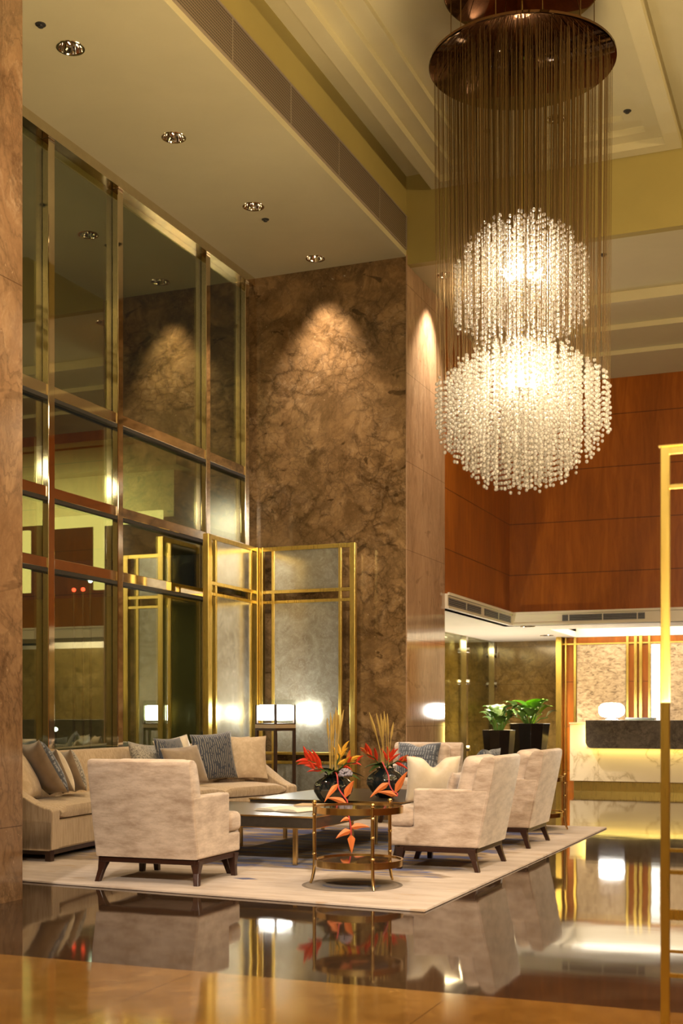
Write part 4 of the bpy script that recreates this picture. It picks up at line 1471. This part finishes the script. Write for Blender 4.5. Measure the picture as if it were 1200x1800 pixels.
def hanging_heliconia(pts, bracts, label):
    root = empty('hanging_heliconia', pts[0])
    o0 = Vector(pts[0])
    P_ = [Vector(p) - o0 for p in pts]
    # smooth path
    sm = []
    for i in range(len(P_) - 1):
        p0, p1, p2, p3 = P_[max(i - 1, 0)], P_[i], P_[i + 1], P_[min(i + 2, len(P_) - 1)]
        for k in range(6):
            t = k / 6
            sm.append(0.5 * ((2 * p1) + (p2 - p0) * t + (2 * p0 - 5 * p1 + 4 * p2 - p3) * t * t + (3 * p1 - p0 - 3 * p2 + p3) * t ** 3))
    sm.append(P_[-1])
    MB().tube(sm, 0.006, 8).build('stem', 'pink_stem', root, True)
    for (p0, p1, w) in bracts:
        b = MB()
        p0, p1 = Vector(p0) - o0, Vector(p1) - o0
        leafblade(b, p0, p1, w, 0.012, 0.45, side=(p1 - p0).cross(Vector((-0.37, 0.93, 0))))
        b.build('bract', 'orange_petal', root, True)
    tag(root, label, 'flower')


def stalks(base, n, spread, lean, hgt, lab, group, seed):
    rg_ = random.Random(seed)
    for k in range(n):
        dx = lean[0] + rg_.uniform(-spread, spread)
        dy = lean[1] + rg_.uniform(-spread, spread)
        h = hgt * rg_.uniform(0.75, 1.05)
        root = empty('dried_grass_stalk', base + Vector((rg_.uniform(-0.03, 0.03), rg_.uniform(-0.03, 0.03), 0)))
        p = [Vector((0, 0, -0.12)), Vector((dx * 0.15, dy * 0.15, h * 0.3)), Vector((dx * 0.5, dy * 0.5, h * 0.65)), Vector((dx * 1.0, dy * 1.0, h))]
        MB().tube(p, 0.0034, 5).build('stem', 'straw', root)
        b = MB()
        a, c = p[2], p[3]
        b.tube([a.lerp(c, 0.0), a.lerp(c, 0.3), a.lerp(c, 0.7), a.lerp(c, 1.0)], [0.004, 0.011, 0.009, 0.002], 7)
        b.build('seed_head', 'straw', root, True)
        tag(root, lab, 'dried grass', group)


def px(x, y, d):
    return ray(x, y, d)


DV1 = 10.45
v1 = vase(*px(586, 1412, DV1).xy, TZ1, 'dark ribbed vase on the larger coffee table, left of the pair')
DV2 = 11.0
v2 = vase(*px(677, 1401, DV2).xy, TZ2, 'dark ribbed vase on the taller coffee table, right of the pair')
stalks(v1, 11, 0.055, (0.02, 0.0), 0.56, 'yellow dried grass stalk standing in the left vase', 'dried grass in the left vase', 4)
stalks(v2, 11, 0.075, (-0.045, 0.0), 0.50, 'yellow dried grass stalk arching in the right vase', 'dried grass in the right vase', 5)
heliconia(v1 + Vector((-0.03, -0.02, 0)), px(548, 1336, DV1 - 0.1) - v1, 0.17, 'red spiky heliconia flower on the left of the left vase', ('red_petal', 'red_petal'), 7, 2)
heliconia(v1 + Vector((-0.02, -0.03, 0)), px(558, 1352, DV1 - 0.15) - v1, 0.13, 'lower red heliconia flower close over the left vase rim', ('red_petal', 'red_petal'), 5, 9)
heliconia(v1 + Vector((0.03, -0.02, 0)), px(610, 1338, DV1 - 0.1) - v1, 0.14, 'orange yellow bird flower on the right of the left vase', ('yellow_petal', 'orange_petal'), 5, 3)
heliconia(v1 + Vector((0.03, -0.03, 0.03)), px(622, 1346, DV1 - 0.15) - v1, 0.10, 'red bird flower pointing right out of the left vase', ('red_petal', 'red_petal'), 4, 6)
heliconia(v2 + Vector((-0.02, -0.02, 0)), px(650, 1325, DV2 - 0.1) - v2, 0.16, 'red and orange heliconia flower upright in the right vase', ('red_petal', 'orange_petal'), 5, 12)
heliconia(v2 + Vector((0.03, -0.02, 0.03)), px(712, 1346, DV2 - 0.15) - v2, 0.13, 'red bird flower pointing right out of the right vase', ('red_petal', 'orange_petal'), 6, 13)
heliconia(v1 + Vector((0.0, 0.01, 0)), px(600, 1322, DV1) - v1, 0.13, 'yellow bird flower upright in the middle of the left vase', ('yellow_petal', 'yellow_petal'), 5, 21)
heliconia(v2 + Vector((0.01, 0.0, 0)), px(684, 1332, DV2) - v2, 0.13, 'red bird flower upright in the middle of the right vase', ('red_petal', 'red_petal'), 5, 23)
D = 10.2
hanging_heliconia([v1 + Vector((0.01, -0.01, 0.03)), px(592, 1362, D + 0.02), px(595, 1385, D - 0.05), px(603, 1398, D - 0.12), px(610, 1408, D - 0.2), px(610, 1418, D - 0.35), px(612, 1432, D - 0.5), px(616, 1450, D - 0.52), px(617, 1468, D - 0.52)],
                  [(px(594, 1378, D - .05), px(570, 1410, D - .16), .045), (px(606, 1402, D - .15), px(622, 1372, D - .17), .06), (px(609, 1413, D - .3), px(575, 1403, D - .3), .05),
                   (px(615, 1440, D - .52), px(598, 1445, D - .56), .035), (px(616, 1455, D - .52), px(650, 1454, D - .52), .05), (px(617, 1460, D - .52), px(590, 1474, D - .56), .055), (px(617, 1468, D - .52), px(618, 1500, D - .54), .06)],
                  'hanging orange heliconia drooping from the left vase past the table edge')
D = 10.75
hanging_heliconia([v2 + Vector((0.0, -0.01, 0.03)), px(672, 1340, D), px(682, 1362, D - 0.03), px(684, 1378, D - 0.05), px(690, 1390, D - 0.06), px(698, 1395, D - 0.07), px(697, 1400, D - 0.08)],
                  [(px(684, 1376, D - .05), px(650, 1402, D - .1), .055), (px(694, 1394, D - .07), px(716, 1356, D - .09), .06), (px(697, 1399, D - .08), px(664, 1393, D - .1), .05)],
                  'hanging orange heliconia drooping in front of the right vase')
hy = MB()
rr = random.Random(2)
for k in range(60):
    a, zt = rr.uniform(0, 6.28), rr.uniform(-0.3, 1)
    s_ = math.sqrt(max(0, 1 - zt * zt))
    hy.sphere((0.05 * s_ * math.cos(a), 0.05 * s_ * math.sin(a), 0.04 * zt), 0.014, 1)
o = hy.build('hydrangea_flower', 'hydrangea', None, True)
o.location = px(607, 1361, DV1 - 0.16)
tag(o, 'grey violet hydrangea head at the left vase rim', 'flower')


def leaf_spray(base, tips, w, label):
    root = empty('foliage_sprig', base)
    b = MB()
    b.tube([(0, 0, -0.1), (0, 0, 0.01)], 0.005, 6)
    b.build('stem', 'dark_leaf', root)
    for t in tips:
        b = MB()
        leafblade(b, (0, 0, 0.0), Vector(t) - Vector(base), w, 0.02, 0.3)
        b.build('leaf', 'dark_leaf', root, True)
    tag(root, label, 'foliage')


leaf_spray(v1 + Vector((0, 0, 0.03)), [px(546, 1354, DV1 - .1), px(560, 1362, DV1 - .28), px(577, 1363, DV1 - .3), px(590, 1350, DV1), px(640, 1366, DV1 + .1), px(634, 1372, DV1 - .28)], 0.09, 'dark green leaves around the left vase rim')
leaf_spray(v2 + Vector((0, 0, 0.03)), [px(640, 1350, DV2 - .1), px(648, 1358, DV2 - .2), px(660, 1345, DV2), px(690, 1350, DV2 + .1)], 0.09, 'dark green leaves around the right vase rim')


# ------------------------------------------------------------------ mirror screens
def screen(origin, heading, width, label, left_post=0.05, right_post=0.067):
    """a gold framed antique mirror panel; origin = left foot, heading = direction of its width"""
    root = empty('mirror_screen', (origin[0], origin[1], 0), heading)
    Ht = 3.20
    d = 0.035
    for nm, x, w in (('post', 0, left_post), ('post', width - right_post, right_post)):
        MB().box(x, x + w, -d, d, 0, Ht).build(nm, 'gold', root, bevel=0.004)
    ins = 0.13
    for x in (left_post + ins, width - right_post - ins):
        MB().box(x - 0.018, x + 0.018, -0.022, 0.022, 0.06, Ht - 0.045).build('stile', 'gold', root, bevel=0.003)
    for z0, z1 in ((Ht - 0.05, Ht), (2.635, 2.675), (2.515, 2.55), (0.69, 0.725), (0.58, 0.615), (0.03, 0.07)):
        MB().box(left_post, width - right_post, -0.024, 0.024, z0, z1).build('rail', 'gold', root, bevel=0.003)
    a, c = left_post + ins + 0.018, width - right_post - ins - 0.018
    for z0, z1 in ((2.675, Ht - 0.05), (0.725, 2.515), (0.07, 0.58)):
        MB().box(a, c, -0.008, 0.008, z0, z1).build('mirror_panel', 'antique_mirror', root)
    tag(root, label, 'screen', 'gold framed mirror screens')


screen((-6.56, 13.62), 0.0, 1.25, 'gold framed antique mirror screen against the marble wall')
screen((-6.60, 12.30), R(90), 1.30, 'gold framed antique mirror screen beside the tall window', 0.09, 0.05)


# ------------------------------------------------------------------ pedestal with lantern
def pedestal():
    d = 14.45
    p = px(484, 1272, d)
    x, y = p.x, p.y
    view = math.atan2(y, x)
    rz = view - PI / 4          # one corner towards the viewer
    root = empty('pedestal_table', (x, y, 0), rz)
    s = 0.168
    zt = 1.06
    MB().box(-s, s, -s, s, zt - 0.045, zt).build('table_top', 'console_top', root, bevel=0.003)
    b = MB()
    b.box(-s, s, -s, s, zt - 0.075, zt - 0.045)
    b.box(-s, s, -s, s, 0.0, 0.03)
    b.build('frame', 'console_wood', root)
    for sx in (-1, 1):
        for sy in (-1, 1):
            MB().box(sx * s - (0.03 if sx > 0 else 0), sx * s + (0 if sx > 0 else 0.03), sy * s - (0.03 if sy > 0 else 0), sy * s + (0 if sy > 0 else 0.03), 0.03, zt - 0.07).build('leg', 'console_wood', root)
    tag(root, 'slim dark pedestal table under the glass lantern', 'pedestal table')
    ln = empty('glass_lantern', (x, y, zt), rz)
    b = MB()
    for sx, sy in ((-1, -1), (1, -1), (1, 1), (-1, 1)):
        b.box(sx * (s - 0.014) - 0.012, sx * (s - 0.014) + 0.012, sy * (s - 0.014) - 0.012, sy * (s - 0.014) + 0.012, 0.012, 0.225)
    b.box(-s, s, -s, s, 0, 0.012)
    b.build('frame', 'console_wood', ln)
    b = MB()
    g0, g1 = s - 0.005, s - 0.001
    b.box(-g1, g1, -g1, -g0, 0.012, 0.285)
    b.box(-g1, g1, g0, g1, 0.012, 0.285)
    b.box(-g1, -g0, -g0, g0, 0.012, 0.285)
    b.box(g0, g1, -g0, g0, 0.012, 0.285)
    b.build('glass_box', 'clear_glass', ln)
    MB().box(-s + 0.03, s - 0.03, -s + 0.03, s - 0.03, 0.045, 0.225).build('lamp_shade', 'lamp_white', ln, bevel=0.01)
    tag(ln, 'square glass lantern glowing white on the slim pedestal', 'lantern')


pedestal()


# ------------------------------------------------------------------ reception counter
def counter():
    Y0 = 19.2
    cxp = lambda q: ray(q, 1260, Y0 / (math.cos(YAW) + (q - 600) / FPX * math.sin(YAW))).x
    root = empty('reception_counter', (-1.0, Y0 + 0.4, 0))
    o = Vector((-1.0, Y0 + 0.4, 0))
    x0, x1 = cxp(1001) - o.x, 3.6
    xd = cxp(1032) - o.x
    f = -0.4
    MB().box(x0 + 0.06, x1, f + 0.06, 0.5, 0, 0.15).build('toe_kick', 'gold', root)
    MB().box(x0, x1, f, 0.75, 0.15, 1.035).build('counter_body', 'white_marble', root, bevel=0.008)
    MB().box(x0 - 0.01, xd - 0.002, f - 0.01, 0.75, 1.035, 1.06).build('end_ledge', 'white_marble', root)
    # glowing channel behind the dark stone block
    r = 0.10
    MB().box(xd + 0.03, x1, f - 0.03, f - 0.001, 0.69, 1.05).build('light_channel', 'led_glow', root)
    pts = [(x1, 0.665), (x1, 1.095), (xd, 1.095)]
    for k in range(7):
        a = PI + (PI / 2) * k / 6
        pts.append((xd + r + r * math.cos(a), 0.665 + r + r * math.sin(a)))
    MB().prism(pts, 1, f - 0.16, f - 0.03).build('stone_front', 'marble_counter', root, bevel=0.004)
    MB().box(xd, x1, f - 0.03, 0.75, 1.052, 1.095).build('counter_top', 'marble_counter', root)
    tag(root, 'white veined reception counter with a dark stone front lit from behind', 'reception counter')
    yl = Y0 - 0.085
    light('counter_led', 'AREA', (o.x + (xd + 2.6) / 2 + 0.3, yl + 0.02, 0.66), 6.5, (1, 0.74, 0.18), (0, 0, 0), size=(2.6 - xd) + 0.6, size_y=0.09)
    light('counter_led', 'AREA', (o.x + xd - 0.004, yl + 0.02, 0.87), 1.3, (1, 0.74, 0.18), (0, R(90), 0), size=0.36, size_y=0.09)
    # globe lamp
    p = ray(1075, 1266, 19.0)
    lamp = empty('globe_lamp', (ray(1075, 1260, 19.55).x, Y0 + 0.50, 1.095))
    MB().lathe([(0.001, 0), (0.10, 0), (0.11, 0.012), (0.085, 0.02), (0.08, 0.05), (0.001, 0.05)], 28).build('lamp_base', 'chrome', lamp, True)
    prof = [(0.001, 0.04)]
    for k in range(1, 16):
        a = -PI / 2 + PI * k / 16
        prof.append((0.20 * math.copysign(abs(math.cos(a)) ** 0.6, 1), 0.155 + 0.115 * math.copysign(abs(math.sin(a)) ** 0.8, math.sin(a))))
    prof.append((0.001, 0.27))
    MB().lathe(prof, 36).build('lamp_shade', 'lamp_white', lamp, True)
    tag(lamp, 'white glowing globe lamp on the dark reception counter', 'lamp')
    # stack of folders behind the lamp
    for k, (h, mt, lab) in enumerate(((0.022, 'book_cover', 'dark folder, lowest of the two behind the globe lamp'), (0.018, 'slat_metal', 'grey folder on top of the dark one behind the globe lamp'))):
        f_ = empty('folder', (ray(1113, 1260, 19.85).x + 0.12, Y0 + 0.95, 1.095 + (0.022 if k else 0)))
        MB().box(-0.22, 0.22, -0.13, 0.13, 0.002, h - 0.002).build('pages', 'paper', f_)
        b = MB()
        b.box(-0.225, 0.225, -0.135, 0.135, 0, 0.002)
        b.box(-0.225, 0.225, -0.135, 0.135, h - 0.002, h)
        b.box(-0.225, 0.225, -0.137, -0.133, 0, h)
        b.build('cover', mt, f_)
        tag(f_, lab, 'folder')


counter()


# ------------------------------------------------------------------ potted plants
def potted(x, y, rb, rt, h, label, leaves, mats):
    root = empty('potted_plant', (x, y, 0))
    seg = 10
    b = MB()
    prof = [(rb * 0.94, 0), (rb, 0.01), (rb + (rt - rb) * 0.55, h * 0.60), (rb + (rt - rb) * 0.57, h * 0.615), (rb + (rt - rb) * 0.55, h * 0.63), (rt, h - 0.01), (rt, h), (rt - 0.035, h), (rt - 0.05, h - 0.05), (0.01, h - 0.05)]
    b.lathe(prof, seg)
    b.build('pot', 'black_lacquer', root, bevel=0.006)
    MB().lathe([(0.001, h - 0.048), (rt - 0.055, h - 0.048), (rt - 0.09, h - 0.03), (0.001, h - 0.025)], 18).build('soil', 'soil', root, True)
    for (az, rad, z, w, L, mt) in leaves:
        c_, s_ = math.cos(R(az)), math.sin(R(az))
        p0 = Vector((0.05 * c_, 0.05 * s_, h - 0.03))
        p1 = Vector((rad * c_, rad * s_, h + z))
        MB().tube([p0, p0.lerp(p1, 0.5) + Vector((0, 0, 0.04)), p1], 0.008, 6).build('stem', 'bright_leaf' if mt == 'bright_leaf' else 'mid_leaf', root, True)
        b = MB()
        tip = p1 + Vector((c_ * L * 0.8, s_ * L * 0.8, L * 0.5))
        leafblade(b, p1 - Vector((c_, s_, 0)) * 0.03, tip, w, 0.04, 0.35, 10)
        b.build('leaf', mt, root, True)
    tag(root, label, 'potted plant')


rr = random.Random(11)
lv1 = [(rr.uniform(0, 360), rr.uniform(0.05, 0.20), rr.uniform(0.06, 0.26), rr.uniform(0.13, 0.18), rr.uniform(0.14, 0.20), 'mid_leaf') for _ in range(24)]
lv2 = [(rr.uniform(0, 360), rr.uniform(0.10, 0.28), rr.uniform(0.04, 0.24), rr.uniform(0.14, 0.19), rr.uniform(0.16, 0.22), 'mid_leaf') for _ in range(18)]
lv2 += [(205, 0.05, 0.20, 0.24, 0.26, 'bright_leaf'), (330, 0.05, 0.20, 0.30, 0.30, 'bright_leaf'), (290, 0.08, 0.10, 0.26, 0.24, 'bright_leaf'), (20, 0.08, 0.22, 0.20, 0.26, 'bright_leaf'), (350, 0.20, 0.14, 0.15, 0.22, 'bright_leaf')]
p = px(876, 1283, 17.6)
potted(p.x, p.y, 0.17, 0.245, 0.96, 'smaller potted plant in a black tapered pot, left of the two', lv1, None)
p = px(930, 1272, 18.4)
potted(p.x, p.y, 0.20, 0.31, 1.05, 'larger potted plant with bright lime leaves in a black pot', lv2, None)


# ------------------------------------------------------------------ brass frame stand in the right foreground
def stand():
    d = 4.40
    x = ray(1169, 1260, d).x
    y = ray(1169, 1260, d).y
    root = empty('brass_stand', (x, y, 0))
    top = 1.15 + (HOR - 786) * d / FPX
    for xx in (0.0, 0.85):
        MB().box(xx - 0.0155, xx + 0.0155, -0.012, 0.012, 0, top).build('post', 'gold', root, bevel=0.002)
    MB().box(-0.022, 0.872, -0.016, 0.016, top, top + 0.004).build('top_cap', 'gold', root)

    def rail(pyt, pyb, nm='rail'):
        z1 = 1.15 + (HOR - pyt) * d / FPX
        z0 = 1.15 + (HOR - pyb) * d / FPX
        MB().box(0.0155, 0.85 - 0.0155, -0.008, 0.008, z0, z1).build(nm, 'gold', root)
    rail(786, 799)
    rail(853, 860)
    rail(1491, 1497)
    rail(1529, 1536)
    rail(1598, 1616)
    rail(1669, 1674)
    rail(1710, 1717)
    tag(root, 'tall slim gold frame stand with rails in the right foreground', 'stand')


stand()
